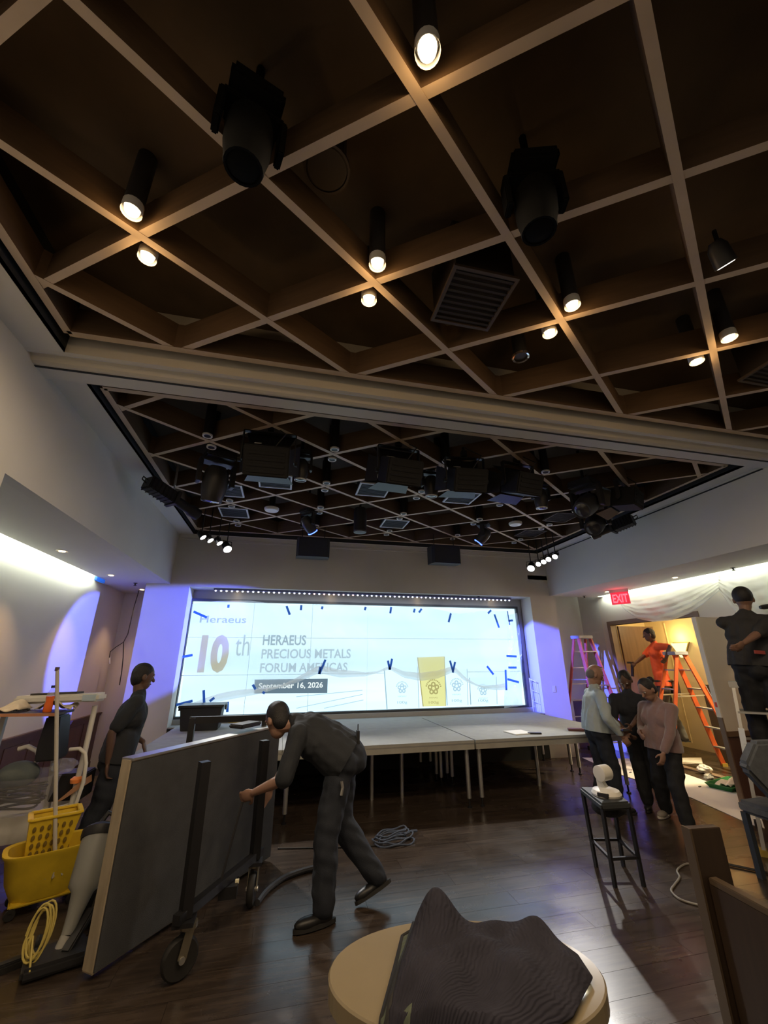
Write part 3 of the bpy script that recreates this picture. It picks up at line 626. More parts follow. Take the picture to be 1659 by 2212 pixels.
# near moving heads hanging out of the front bay, almost black against the dark ceiling
moving_head(-0.32, 1.20, 3.92, 0.3, 0.1, 'black moving head hanging in shadow over the foreground, left of two', 0.9, M_nearblack, m=M_nearblack)
moving_head(1.07, 1.16, 3.92, -0.3, 0.1, 'black moving head hanging in shadow over the foreground, right of two', 0.9, M_nearblack, m=M_nearblack)
sp = thing('track_spot', 'small black spotlight with a lit lens at the right edge of the front bay', 'stage light', (2.33, 1.2, 3.93))
MB().lathe([(0.03, 0.12), (0.05, 0.08), (0.055, -0.03)], (0, 0, 0), (-0.5, -0.2, 0.7), 16).build('can', M_blackm, sp, smooth=True)
MB().tube([(0, 0, 0.05), (0.02, 0, 0.25)], 0.012, 8).build('stem', M_blackm, sp)
MB().lathe([(0.040, -0.033), (0.046, -0.028)], (0, 0, 0), (-0.5, -0.2, 0.7), 16).build('lens', emat('pale_lamp', (1.0, 0.95, 0.80), 0.7), sp)

def ellipsoidal(a, b, label, stem_top):
    """profile spot: finned lamp house, shutter gate, lens tube, yoke"""
    a, b = Vector(a), Vector(b); d = (b-a).normalized(); L = (b-a).length
    t = thing('profile_spot', label, 'stage light', a+(b-a)*0.45, group='profile spots at the side walls'); o = Vector(t.location)
    A, B = a-o, b-o
    f = frame_m(A, x=d, y=d.cross(Vector((0, 0, 1))))
    MB().box(0.0, L*0.46, -0.085, 0.085, -0.075, 0.085, f).build('lamp_house', M_blackp, t, bevel=0.01)
    g = MB()
    for i in range(6): g.box(0.02+i*L*0.07, 0.03+i*L*0.07, -0.092, 0.092, -0.06, 0.09, f)
    g.build('cooling_fin', M_blackm, t)
    MB().box(L*0.46, L*0.52, -0.10, 0.10, -0.09, 0.10, f).build('shutter_gate', M_dgrey, t, bevel=0.004)
    MB().lathe([(0.055, L*0.50), (0.062, L*0.56), (0.062, L*0.80), (0.078, L*0.84), (0.078, L)], A, d, 18).build('lens_tube', M_blackm, t, smooth=True)
    MB().lathe([(0.066, L+0.002), (0.066, L+0.006)], A, d, 18).build('lens', emat('pale_glass', (0.9, 0.93, 0.85), 0.4), t)
    MB().tube([A-d*0.0+Vector((0, 0, 0.02)), A-d*0.06+Vector((0, 0, 0.03)), A-d*0.07-Vector((0, 0, 0.01)), A-d*0.01-Vector((0, 0, 0.03))], 0.008, 6).build('handle', M_blackm, t)
    m = A+d*L*0.47
    MB().bar(m+Vector((0, 0, 0)), m+Vector((0, 0, 0.18)), 0.04, 0.01).tube([m+Vector((0, 0, 0.17)), Vector((stem_top[0], stem_top[1], stem_top[2]))-o], 0.015, 8).build('yoke', M_alu, t)
    return t
ellipsoidal((-1.76, 4.95, 3.78), (-1.28, 5.55, 3.60), 'black profile spot angled along the left wall under the lattice edge', (-1.55, 5.25, ZD))
ellipsoidal((5.05, 4.80, 3.76), (4.76, 5.36, 3.64), 'black profile spot with a lit lens mounted along the right wall', (4.95, 5.08, ZD))

# box loudspeakers hung in front of the back wall, a round column speaker
for x, lb in ((0.36, 'left of two'), (2.87, 'right of two')):
    t = thing('hanging_loudspeaker', 'black box loudspeaker hanging above the screen recess, '+lb, 'loudspeaker', (x, 7.12, 3.62), group='loudspeakers above the stage')
    MB().prism([(-0.29, 0.16, -0.15), (-0.29, -0.10, -0.17), (-0.25, -0.16, -0.17), (0.25, -0.16, -0.17), (0.29, -0.10, -0.17), (0.29, 0.16, -0.15)], (0, 0, 0.34)).build('cabinet', M_blackp, t)
    MB().box(-0.24, 0.24, -0.168, -0.16, -0.14, 0.14).build('grille', mat('grille', (0.03, 0.033, 0.036), 0.8, bump=0.4, bscale=400), t)
    for sx in (-0.2, 0.2): MB().tube([(sx, 0, 0.16), (sx, 0, ZL+0.05-3.62)], 0.008, 6).build('hanger', M_blackm, t)
t = thing('column_speaker', 'black cylinder fixture hanging in the middle of the back bay', 'loudspeaker', (1.03, 6.05, 3.66))
MB().lathe([(0.09, 0), (0.105, 0.01), (0.105, 0.30), (0.09, 0.40), (0.02, 0.42), (0.02, 0.5)], n=20).build('can', M_blackp, t, smooth=True)
MB().lathe([(0.085, -0.004), (0.10, -0.006), (0.107, 0.012)], n=20).build('rim', M_dgrey, t, smooth=True)
for x, y, lb in ((-0.37, 6.3, 'left of the middle'), (3.86, 6.12, 'at the right')):
    t = thing('access_point', 'round white ceiling disc mounted in the back bay '+lb, 'ceiling device', (x, y, ZL+0.03), group='white ceiling discs')
    MB().lathe([(0.04, -0.035), (0.10, -0.03), (0.115, -0.01), (0.115, 0.015)], n=24).build('cover', mat('white_plastic', (0.78, 0.78, 0.76), 0.4), t, smooth=True)
    MB().lathe([(0.05, 0.015), (0.05, ZD-ZL-0.03)], n=10).build('mount', M_dgrey, t)
# square grilles let into lattice cells
M_grb = mat('vent_brown', (0.022, 0.014, 0.009), 0.8); M_grl = mat('vent_dark', (0.035, 0.04, 0.05), 0.7); M_vfr = mat('vent_frame', (0.62, 0.66, 0.72), 0.5); M_vfd = mat('vent_frame_dark', (0.06, 0.04, 0.026), 0.6)
vents = [(-0.292, 5.16, M_vfr, 'first of three below the barn-door lights', 0.2), (1.06, 5.16, M_vfr, 'second of three below the barn-door lights', 0.25), (2.41, 5.16, M_vfr, 'third of three below the barn-door lights', 0.3), (-0.968, 6.57, M_vfr, 'near the left spotlight cluster', 0.1),
         (1.736, 6.57, M_vfr, 'in the middle near the back wall', 0.2), (-0.968, 5.62, M_vfr, 'half hidden by the large left moving head', 0.1), (4.44, 6.57, M_vfd, 'at the right near the back wall', 0.3), (4.44, 5.62, M_vfd, 'behind the right profile spot', 0.3), (1.06, 1.86, M_vfd, 'brown, in the middle of the front bay', 0.55), (3.9, 1.9, M_vfd, 'brown, at the right edge of the front bay', 0.4)]
for x, y, m, lb, rz in vents:
    t = thing('ceiling_grille', 'square ceiling grille in a lattice cell, '+lb, 'vent', (x, y, ZL+0.01), rz*0.0, group='square ceiling grilles')
    a = 0.20; w = 0.022
    MB().box(-a-w, a+w, -a-w, -a, 0, 0.02).box(-a-w, a+w, a, a+w, 0, 0.02).box(-a-w, -a, -a, a, 0, 0.02).box(a, a+w, -a, a, 0, 0.02).build('frame', m, t)
    g = MB()
    for i in range(9): MB().box(-a, a, -a+0.012+i*0.044, -a+0.03+i*0.044, 0.004, 0.010).build('slat', M_grl if m is M_vfr else M_grb, t)
    MB().box(-a, a, -a, a, 0.018, ZD-ZL-0.012).build('box', M_grl if m is M_vfr else M_grb, t)
for x, y, lb in ((-0.292, 1.40, 'faint round loudspeaker in a front bay cell, beside the left hanging moving head'),):
    t = thing('ceiling_speaker', lb, 'loudspeaker', (0.03, 1.40, ZL+0.18)); MB().lathe([(0.10, 0), (0.11, 0.004), (0.115, 0.012)], n=24).build('grille', mat('brown_grille', (0.05, 0.035, 0.022), 0.7), t)
    MB().lathe([(0.11, -0.003), (0.122, -0.003), (0.124, 0.012), (0.108, 0.012)], n=24, cap=False).build('rim', M_vfd, t)
    MB().lathe([(0.10, 0.012), (0.10, ZD-ZL-0.18)], n=20).build('can', M_deck, t)
t = thing('eyeball_downlight', 'unlit round downlight with a chrome rim in the front bay near the beam', 'light', (1.73, 2.36, ZL+0.10))
MB().lathe([(0.055, 0), (0.068, -0.004), (0.074, 0.01)], n=24, cap=False).build('rim', mat('chrome', (0.7, 0.7, 0.7), 0.12, metal=1.0), t, smooth=True)
MB().lathe([(0.056, 0.012), (0.056, ZD-ZL-0.10)], n=20).build('can', M_dgrey, t, smooth=True)

# clusters of small par spots on hanging bars in the two rear corners
E_spot = emat('spot_lamp', (1.0, 0.97, 0.92), 7.0)
def par(loc, aim, label, s=1.0, lit=True, power=0):
    loc = Vector(loc); t = thing('par_spot', label, 'stage light', loc, group='small corner spotlights'); d = (Vector(aim)-loc).normalized()
    MB().lathe([(0.02*s, -0.10*s), (0.05*s, -0.08*s), (0.062*s, 0.0), (0.07*s, 0.06*s)], (0, 0, 0), d, 16).build('can', M_blackm, t, smooth=True)
    MB().lathe([(0.056*s, 0.055*s), (0.06*s, 0.062*s)], (0, 0, 0), d, 16).build('lens', E_spot if lit else M_glassd, t)
    sd = d.cross(Vector((0, 0, 1))).normalized()
    MB().tube([sd*0.075*s, sd*0.075*s+Vector((0, 0, 0.09*s)), -sd*0.075*s+Vector((0, 0, 0.09*s)), -sd*0.075*s], 0.008, 6).tube([(0, 0, 0.09*s), (0, 0, ZD-loc.z)], 0.009, 6).build('yoke', M_blackm, t)
    if power: light('par_beam', 'SPOT', loc+d*0.08, power, (1.0, 0.96, 0.9), aim=aim, size=0.05, spot=0.9, blend=0.6)
for k, (x, y, z) in enumerate(((-1.42, 6.62, 3.62), (-1.33, 6.75, 3.61), (-1.2, 6.85, 3.6))):
    par((x, y, z), (1.0, 6.2, 0.8), 'small spotlight in the left rear corner cluster, %s from the wall' % ordn(k), 0.8, True, 0)
par((-1.09, 7.05, 3.56), (0.4, 5.0, 0.8), 'brightest spotlight of the left rear corner cluster, hanging lowest', 1.1, True, 140)
par((4.78, 7.2, 3.52), (2.8, 5.2, 0.8), 'brightest spotlight of the right rear corner cluster, hanging lowest', 1.15, True, 140)
for k, (x, y, z) in enumerate(((4.86, 7.05, 3.56), (4.87, 6.88, 3.57), (4.86, 6.70, 3.58), (4.88, 6.52, 3.59))):
    par((x, y, z), (2.0, 4.6, 0.8), 'small spotlight in the right rear corner cluster, %s from the back wall' % ordn(k), 0.8, True, 8 if k == 1 else 0)

# warm soffit downlights over the side aisles
sl = [(-2.73, 5.53, 'left soffit, nearest of three'), (-2.73, 7.05, 'left soffit, second of three'), (-2.70, 8.45, 'left soffit, farthest of three, above the hanging cable'), (6.26, 5.40, 'right soffit, nearer of two'), (6.25, 6.94, 'right soffit, next to the exit sign'), (-2.73, 4.0, 'left soffit, out at the edge of the view'), (6.26, 3.9, 'right soffit, out at the edge of the view')]
for i, (x, y, lb) in enumerate(sl):
    t = thing('soffit_downlight', 'small warm recessed downlight in the '+lb, 'light', (x, y, ZS), group='soffit downlights')
    MB().lathe([(0.036, -0.003), (0.06, -0.006), (0.064, 0.002)], n=18).build('trim_ring', M_trim, t)
    MB().lathe([(0.034, -0.010), (0.034, -0.002)], n=18).build('lamp', E_warm, t)
    light('soffit_spot', 'SPOT', (x, y, ZS-0.025), 15 if x < 0 else 14, (1.0, 0.62, 0.30), aim=(x+(-0.10 if x < 0 else 0.10), y, 0), size=0.03, spot=1.25, blend=0.7)
# sprinkler heads
for x, y, lb in ((-2.6, 7.75, 'small sprinkler head on the left soffit'), (6.45, 4.6, 'small sprinkler head on the right soffit above the plastic drape'), (6.2, 7.55, 'small dark camera at the far end of the right soffit')):
    o = MB().lathe([(0.03, 0), (0.032, -0.006), (0.012, -0.01), (0.012, -0.035), (0.022, -0.038), (0.022, -0.044)], (x, y, ZS), n=14).build('sprinkler_head', M_dgrey); tag(o, lb, 'sprinkler')
# ---------------------------------------------------------------- things standing about
M_white = mat('white_plastic2', (0.68, 0.66, 0.60), 0.45, var=0.05)
M_yellow = mat('yellow_plastic', (0.72, 0.50, 0.03), 0.45, var=0.12, vscale=7, bump=0.05, bscale=60)
M_rubber = mat('black_rubber', (0.014, 0.013, 0.012), 0.7)
M_ply = mat('plywood_edge', (0.40, 0.33, 0.23), 0.8, var=0.15, vscale=3, stretch=(6, 6, 1))
M_brownw = mat('brown_wood', (0.038, 0.023, 0.013), 0.5, var=0.2, vscale=5, stretch=(5, 5, 0.5))
M_paper = mat('white_paper', (0.80, 0.78, 0.72), 0.8)
M_clear = film('clear_plastic', (0.75, 0.77, 0.78), 0.68, 0.15, 0.2)

# --- deck trolley: two carpeted deck panels standing on edge on a wheeled frame
A = Vector((-0.945, 3.43, 0)); ux = Vector((0.86, 1.17, 0)).normalized(); PLEN = 1.62
uy = Vector((-ux.y, ux.x, 0))                       # away from the camera side
ct = thing('deck_trolley', 'wheeled black trolley holding a grey stage panel upright in the left foreground', 'trolley', A)
def cp(s, t, z): return ux*s+uy*t+Vector((0, 0, z))
def cbox(mb, s0, s1, t0, t1, z0, z1):
    return mb.add([cp(s0, t0, z0), cp(s1, t0, z0), cp(s1, t1, z0), cp(s0, t1, z0), cp(s0, t0, z1), cp(s1, t0, z1), cp(s1, t1, z1), cp(s0, t1, z1)], [(0,3,2,1),(4,5,6,7),(0,1,5,4),(1,2,6,5),(2,3,7,6),(3,0,4,7)])
M_panel = mat('panel_carpet', (0.05, 0.052, 0.055), 0.95, var=0.12, vscale=9, bump=0.3, bscale=240)
for q, (t0, zt) in enumerate(((0.0, 1.12),)):
    p = cbox(MB(), 0.0, PLEN, t0+0.012, t0+0.10, 0.10 if q else 0.03, zt).build('deck_panel', M_ply, ct)
    cbox(MB(), 0.004, PLEN-0.004, t0, t0+0.012, 0.11 if q else 0.04, zt-0.012).build('carpet_face', M_panel, p)
    cbox(MB(), 0.0, PLEN, t0-0.004, t0+0.104, zt-0.002, zt+0.012).build('edge_rail', M_alu, p)
    cbox(MB(), -0.004, 0.0, t0+0.014, t0+0.098, 0.04, zt).build('end_strip', M_ply, p)
cas = [(0.14, -0.36), (1.02, -0.20), (0.25, 0.55), (1.25, 0.55)]
s_c1 = Vector((-0.47, 3.33, 0))-A; s_c2 = Vector((-0.11, 4.02, 0))-A
for q, (c) in enumerate((s_c1, s_c2, cp(0.35, 0.55, 0), cp(1.35, 0.55, 0))):
    c = Vector((c.x, c.y, 0)); w = thing_dir = (0.42, 0.9, 0)
    ang = (0.5, 1.45, 0.2, 0.9)[q]; fd = Vector((math.cos(ang), math.sin(ang), 0)); sd = Vector((-fd.y, fd.x, 0))
    R = 0.105
    hub = c+Vector((0, 0, R))
    fk = MB().lathe([(0.05, 0.235), (0.05, 0.262)], c+fd*0.03, (0, 0, 1), 14)
    for s in (-1, 1): fk.bar(hub+sd*s*0.034, c+fd*0.03+sd*s*0.034+Vector((0, 0, 0.24)), 0.05, 0.006, sd)
    fk = fk.build('caster_fork', mat('caster_zinc', (0.30, 0.27, 0.20), 0.4, metal=0.8), ct)
    tx = [(0.06, -0.022), (R-0.012, -0.024), (R-0.003, -0.015), (R, 0), (R-0.003, 0.015), (R-0.012, 0.024), (0.06, 0.022)]
    MB().lathe(tx, hub, sd, 28).build('caster_wheel', M_rubber, fk, smooth=True)
    MB().lathe([(0.018, -0.045), (0.018, 0.045)], hub, sd, 10).build('axle', M_alu, fk)
    MB().box(c.x-0.06, c.x+0.06, c.y-0.06, c.y+0.06, 0.262, 0.285).build('caster_plate', M_blackm, ct)
fz = 0.31
b1, b2 = s_c1+Vector((0, 0, fz)), s_c2+Vector((0, 0, fz))
MB().bar(b1-(b2-b1).normalized()*0.08, b2+(b2-b1).normalized()*0.1, 0.05, 0.05).build('side_beam', M_blackm, ct)
b3, b4 = cp(0.3, 0.55, fz), cp(1.42, 0.55, fz)
MB().bar(b3, b4, 0.05, 0.05).build('side_beam', M_blackm, ct)

for q, b in enumerate((b1, b2)):
    tp = b+Vector((0.0, 0.0, 0.80 if q == 0 else 0.80)); 
    MB().bar(b+Vector((0, 0, -0.02)), tp, 0.062, 0.062, (1, 0.6, 0)).build('upright', M_blackm, ct)
cb = (b1+b2)/2
MB().tube([b2+Vector((-0.12, -0.2, 0.42)), cb+Vector((-0.02, -0.02, 0.02))], 0.010, 6).build('brace', M_blackm, ct)
MB().box(cb.x-0.03, cb.x+0.09, cb.y-0.02, cb.y+0.12, fz-0.10, fz-0.03).build('latch_box', M_blackm, ct)
MB().box(cb.x+0.07, cb.x+0.095, cb.y+0.03, cb.y+0.05, fz-0.035, fz-0.015).build('sticker', mat('yellow_sticker', (0.9, 0.85, 0.6), 0.5), ct)
h0, h1 = AY(411, 1556, 4.35)-A, AY(572, 1550, 4.75)-A
MB().bar(h0, h1, 0.05, 0.055).bar(h0+Vector((0.02, 0, 0.02)), Vector((h0.x+0.02, h0.y, 0.30)), 0.05, 0.05, (0, 1, 0)).bar(h1, Vector((h1.x, h1.y, 0.30)), 0.05, 0.05, (0, 1, 0)).build('push_handle', M_blackm, ct)
cbox(MB(), 1.05, 1.32, 0.0, 0.16, 1.165, 1.20).build('strap', M_blackp, ct, bevel=0.01)

# --- oval table with moving blanket
TC = Vector((0.68, 1.725, 0)); TA, TB = 0.465, 0.285; TZ = 0.75; TRZ = -0.2313
tb = thing('oval_table', 'oval cream-topped table in the foreground', 'table', TC, TRZ)
M_tbl = mat('table_cream', (0.30, 0.245, 0.155), 0.20, var=0.06, vscale=3, coat=0.4)
mb = MB(); N = 72
for k, (q, z) in enumerate(((0.985, TZ-0.062), (1.0, TZ-0.056), (1.0, TZ-0.006), (0.988, TZ))):
    mb.v += [(TA*q*math.cos(2*PI*i/N), TB*q*math.sin(2*PI*i/N), z) for i in range(N)]
    if k: mb.f += [((k-1)*N+i, (k-1)*N+(i+1) % N, k*N+(i+1) % N, k*N+i) for i in range(N)]
mb.f += [tuple(reversed(range(N))), tuple(3*N+i for i in range(N))]
mb.build('table_top', M_tbl, tb)
for sx, sy in ((-1, -1), (1, -1), (1, 1), (-1, 1)):
    MB().bar((0.30*sx, 0.15*sy, TZ-0.06), (0.34*sx, 0.17*sy, 0.0), 0.035, 0.035, (1, 0, 0)).build('leg', M_blackm, tb)
MB().box(-0.30, 0.30, -0.15, 0.15, TZ-0.10, TZ-0.06).build('apron', M_blackm, tb)
def blanket_mat():
    m = mat('blanket_grey', (0.034, 0.033, 0.046), 0.95, var=0.2, vscale=10, spec=0.2); nt = m.node_tree; b = nt.nodes['Principled BSDF']
    tc = nt.nodes.new('ShaderNodeTexCoord'); w = nt.nodes.new('ShaderNodeTexWave'); w.inputs['Scale'].default_value = 13; w.inputs['Distortion'].default_value = 5; w.inputs['Detail'].default_value = 1.0; w.inputs['Detail Scale'].default_value = 1.5
    bp = nt.nodes.new('ShaderNodeBump'); bp.inputs['Strength'].default_value = 0.45; bp.inputs['Distance'].default_value = 0.005
    nt.links.new(tc.outputs['UV'], w.inputs['Vector']); nt.links.new(w.outputs['Fac'], bp.inputs['Height']); nt.links.new(bp.outputs['Normal'], b.inputs['Normal']); return m
M_blk = blanket_mat()
bl = thing('moving_blanket', 'dark grey quilted moving blanket heaped over the oval table', 'blanket', (TC.x, TC.y, TZ), TRZ)
def edge_drop(x, y):
    q = math.hypot(x/TA, y/TB)-1.0
    return 0.55*q if q > 0 else 0.0
def bpt(u, v):
    y = -0.36+0.54*v
    xl = float(np.interp(v, [0, 0.5, 1], [-0.30, -0.24, -0.17])); xr = float(np.interp(v, [0, 0.17, 0.37, 0.65, 0.85, 1], [-0.12, 0.06, 0.28, 0.41, 0.41, 0.37]))
    x = xl+(xr-xl)*u; y += 0.03*math.sin(4*u)-0.03*u
    g = lambda cx, cy, sx, sy, h: h*math.exp(-((x-cx)/sx)**2-((y-cy)/sy)**2)
    h = 0.045+g(-0.085, 0.05, 0.085, 0.09, 0.118)+g(-0.10, -0.10, 0.10, 0.13, 0.045)+g(0.12, 0.08, 0.14, 0.06, 0.025)+g(0.28, 0.03, 0.14, 0.13, 0.012)+g(0.15, -0.10, 0.16, 0.10, 0.02)
    h += 0.012*math.sin(20*x+16*y+1)+0.007*math.sin(34*x-22*y)+0.012*math.exp(-((y+0.02-0.5*(x-0.1))/0.03)**2)
    e = max(0.0, min(1, u/0.09, (1-u)/0.22, (1-v)/0.16)); e = math.sin(e*PI/2)
    return (x, y, 0.010+e*h-edge_drop(x, y))
o = MB().grid(bpt, 90, 90).build('blanket_sheet', M_blk, bl, smooth=True, solid=0.012)
uvl = o.data.uv_layers.new(name='UVMap')
for lp in o.data.loops:
    i = lp.vertex_index; uvl.data[lp.index].uv = ((i % 91)/90, (i//91)/90)
M_lin = mat('blanket_lining', (0.10, 0.12, 0.085), 0.9)
nt = M_lin.node_tree; tcl = nt.nodes.new('ShaderNodeTexCoord'); wv = nt.nodes.new('ShaderNodeTexWave'); wv.inputs['Scale'].default_value = 14; wv.bands_direction = 'Y'; wv.inputs['Distortion'].default_value = 3
bpn = nt.nodes.new('ShaderNodeBump'); bpn.inputs['Strength'].default_value = 0.6; bpn.inputs['Distance'].default_value = 0.006
nt.links.new(tcl.outputs['Object'], wv.inputs['Vector']); nt.links.new(wv.outputs['Fac'], bpn.inputs['Height']); nt.links.new(bpn.outputs['Normal'], nt.nodes['Principled BSDF'].inputs['Normal'])
def lpt(u, v):
    y = -0.33+0.47*v; x = -0.305+0.10*v+(0.085+0.01*math.sin(6*v))*u
    return (x, y, 0.012+0.03*u+0.012*math.sin(7*v)*u+0.02*max(0, v-0.7)-edge_drop(x, y))
MB().grid(lpt, 14, 40).build('lining', M_lin, bl, smooth=True, solid=0.008)
MB().tube([lpt(0, v/20) for v in range(21)], 0.009, 8).tube([lpt(u/8, 1) for u in range(9)], 0.009, 8).build('binding', M_rubber, bl, smooth=True)
MB().tube([(p[0], p[1], p[2]+0.010) for p in [bpt(0.03, v/20) for v in range(20)]], 0.010, 8).build('binding', M_rubber, bl, smooth=True)
ph = thing('bright_spot_prop', 'small made-up light for a bright spot at the right edge of the oval table', 'bright_spot', AZ(1252, 2108, TZ+0.018))  # invented little torch shape that carries a bright spot on the table
MB().lathe([(0.012, -0.05), (0.013, 0.0), (0.016, 0.02), (0.016, 0.03)], (-0.01, 0.02, 0), (0.35, -0.9, 0.05), 14).build('barrel', M_blackm, ph, smooth=True)
MB().lathe([(0.013, 0.031), (0.014, 0.034)], (-0.01, 0.02, 0), (0.35, -0.9, 0.05), 14).build('lens', emat('bright_spot_glow', (0.95, 1.0, 0.98), 3.0), ph)
light('bright_spot_light', 'SPOT', AZ(1258, 2118, TZ+0.02), 0.25, (0.95, 1.0, 0.98), aim=AZ(1262, 2140, TZ), size=0.01, spot=1.6, blend=0.8)  # added light for the same invented bright spot

# --- bench-stool with white tape dispenser
stl = thing('metal_stool', 'tall black metal stool with a padded seat near the paper runner', 'stool', (2.91, 3.72, 0), -0.22)
lg = {}
for nm, q in (('a', (1288, 1872)), ('b', (1329, 1917)), ('c', (1391, 1915)), ('d', (1347, 1871))):
    f = AZ(*q, 0); lg[nm] = f
stl.rotation_euler = (0, 0, 0); so = Vector(stl.location); SH = 0.63
tops = {'a': AZ(1259, 1712, 0.60), 'b': AZ(1301, 1746, 0.60), 'c': AZ(1357, 1742, 0.60), 'd': AZ(1322, 1713, 0.60)}
for k in 'abcd': MB().bar(tops[k]-so, lg[k]-so, 0.026, 0.026, (1, 0.3, 0)).build('leg', M_blackm, stl)
rz_ = 0.36
mid = {k: lg[k]+(tops[k]-lg[k])*rz_-so for k in 'abcd'}
for a, b in (('a', 'b'), ('b', 'c'), ('c', 'd'), ('d', 'a')): MB().bar(mid[a], mid[b], 0.02, 0.02).build('stretcher', M_blackm, stl)
cen = (tops['a']+tops['b']+tops['c']+tops['d'])/4
qd = [(cen+(tops[k]-cen)*1.14)-so for k in 'abcd']
MB().prism([Vector((p.x, p.y, 0.585)) for p in qd], (0, 0, 0.055)).build('seat', mat('seat_vinyl', (0.03, 0.034, 0.036), 0.55, bump=0.15, bscale=200), stl, bevel=0.015)
td = thing('tape_dispenser', 'white desktop tape dispenser standing on the black stool', 'tape dispenser', (cen.x, cen.y-0.02, 0.64), 0.5)
MB().lathe([(0.050, -0.055), (0.060, -0.052), (0.062, 0.0), (0.060, 0.052), (0.050, 0.055)], (0, 0, 0.165), (1, -0.3, 0), 24).build('drum', M_white, td, smooth=True)
MB().lathe([(0.03, 0.056), (0.047, 0.058)], (0, 0, 0.165), (1, -0.3, 0), 20).build('drum_face', mat('cool_grey', (0.5, 0.5, 0.47), 0.5), td)
MB().prism([(0.05, -0.04, 0.035), (0.05, 0.07, 0.05), (0.05, 0.075, 0.16), (0.05, 0.03, 0.12), (0.05, -0.005, 0.06)], (-0.05, 0, 0)).build('neck', M_white, td, bevel=0.006)
MB().lathe([(0.115, 0), (0.12, 0.015), (0.105, 0.04), (0.06, 0.055), (0.02, 0.058)], n=28).build('foot', M_white, td, smooth=True)
MB().box(-0.12, -0.05, -0.06, 0.03, 0.005, 0.035).build('cutter', M_blackp, td, bevel=0.004)
bg = tag(MB().ell((0.0, 0.0, 0), (0.16, 0.12, 0.075), 16, 10).ell((0.13, 0.08, 0.0), (0.08, 0.06, 0.05), 12, 8).build('cloth_bag', mat('black_cloth', (0.012, 0.012, 0.013), 0.9, bump=0.4, bscale=60), smooth=True), 'black cloth bag hanging under the stool seat', 'bag')
bg.location = (cen.x+0.10, cen.y+0.10, 0.515)

# --- paper runner, tray, debris
pr_ = [AZ(1257, 1637, 0), AZ(1395, 1640, 0), AZ(1480, 1672, 0), AZ(1560, 1700, 0), AZ(1604, 1718, 0), AZ(1640, 1752, 0), AZ(1652, 1790, 0), AZ(1622, 1782, 0), AZ(1490, 1722, 0), AZ(1335, 1672, 0)]
tag(MB().prism([Vector((p.x, p.y, 0.002)) for p in pr_], (0, 0, 0.003)).build('paper_runner', M_paper), 'long white paper runner protecting the floor before the doorway', 'floor paper')
tag(MB().prism([AZ(x, y, 0.0)+Vector((0, 0, 0.003)) for x, y in ((1405, 1638), (1515, 1637), (1518, 1650), (1410, 1652))], (0, 0, 0.002)).build('paper_sheet', M_paper), 'small paper sheet on the floor below the orange ladder', 'floor paper')
g = thing('paint_tray', 'green plastic tray with white lining on the paper runner', 'tray', AZ(1580, 1700, 0.006), 0.25)
MB().prism([(-0.28, -0.13, 0), (0.30, -0.13, 0), (0.34, -0.17, 0.06), (-0.32, -0.17, 0.06)], (0, 0.012, 0)).prism([(-0.28, 0.13, 0), (0.30, 0.13, 0), (0.34, 0.17, 0.06), (-0.32, 0.17, 0.06)], (0, 0.012, 0)).box(-0.28, 0.30, -0.13, 0.14, 0, 0.006).prism([(0.30, -0.13, 0), (0.30, 0.14, 0), (0.34, 0.18, 0.06), (0.34, -0.17, 0.06)], (0.01, 0, 0)).prism([(-0.28, -0.13, 0), (-0.28, 0.14, 0), (-0.32, 0.18, 0.06), (-0.32, -0.17, 0.06)], (0.01, 0, 0)).build('tray_body', mat('green_plastic', (0.03, 0.22, 0.07), 0.4), g)
MB().grid(lambda u, v: (-0.24+0.52*u, -0.11+0.23*v, 0.05+0.02*math.sin(9*u+5*v)+0.015*math.sin(17*v)), 14, 8).build('liner', M_paper, g, solid=0.004, smooth=True)
def crumple(loc, s, seed, m, name, label, cat):
    r = np.random.default_rng(seed); mb = MB().ell((0, 0, 0), (s, s*0.8, s*0.55), 12, 8)
    mb.v = [tuple(np.array(v)*(0.75+0.5*r.random())) for v in mb.v]; zmin = min(v[2] for v in mb.v)
    o = mb.build(name, m); o.location = (loc[0], loc[1], loc[2]-zmin); return tag(o, label, cat)
p = AZ(1575, 1690, 0.0); crumple((p.x+0.1, p.y+0.45, 0.002), 0.11, 3, M_paper, 'crumpled_paper', 'crumpled white paper ball on the floor behind the green tray', 'paper')
p = AZ(1550, 1690, 0.0); crumple((p.x-0.02, p.y+0.1, 0.002), 0.07, 5, mat('clear_wrap', (0.45, 0.45, 0.42), 0.25), 'plastic_wrap', 'scrap of clear plastic wrapping on the floor left of the green tray', 'wrapping')
tag(MB().prism([AZ(x, y, 0.006) for x, y in ((1538, 1682), (1560, 1688), (1556, 1692), (1535, 1686))], (0, 0, 0.006)).build('cardboard_scrap', mat('dark_card', (0.08, 0.08, 0.06), 0.7)), 'dark flat scrap on the floor at the corner of the runner', 'scrap')
for k, (x, y) in enumerate(((1347, 1667), (1360, 1669), (1510, 1700))):
    q = AZ(x, y, 0.008); tag(MB().bar(q, q+Vector((0.05, 0.02, 0.0)), 0.02, 0.01).build('paper_clip_tool', M_blackm), 'small dark tool lying on the paper runner, %s from the stage' % ordn(k), 'tool', 'small tools on the runner')
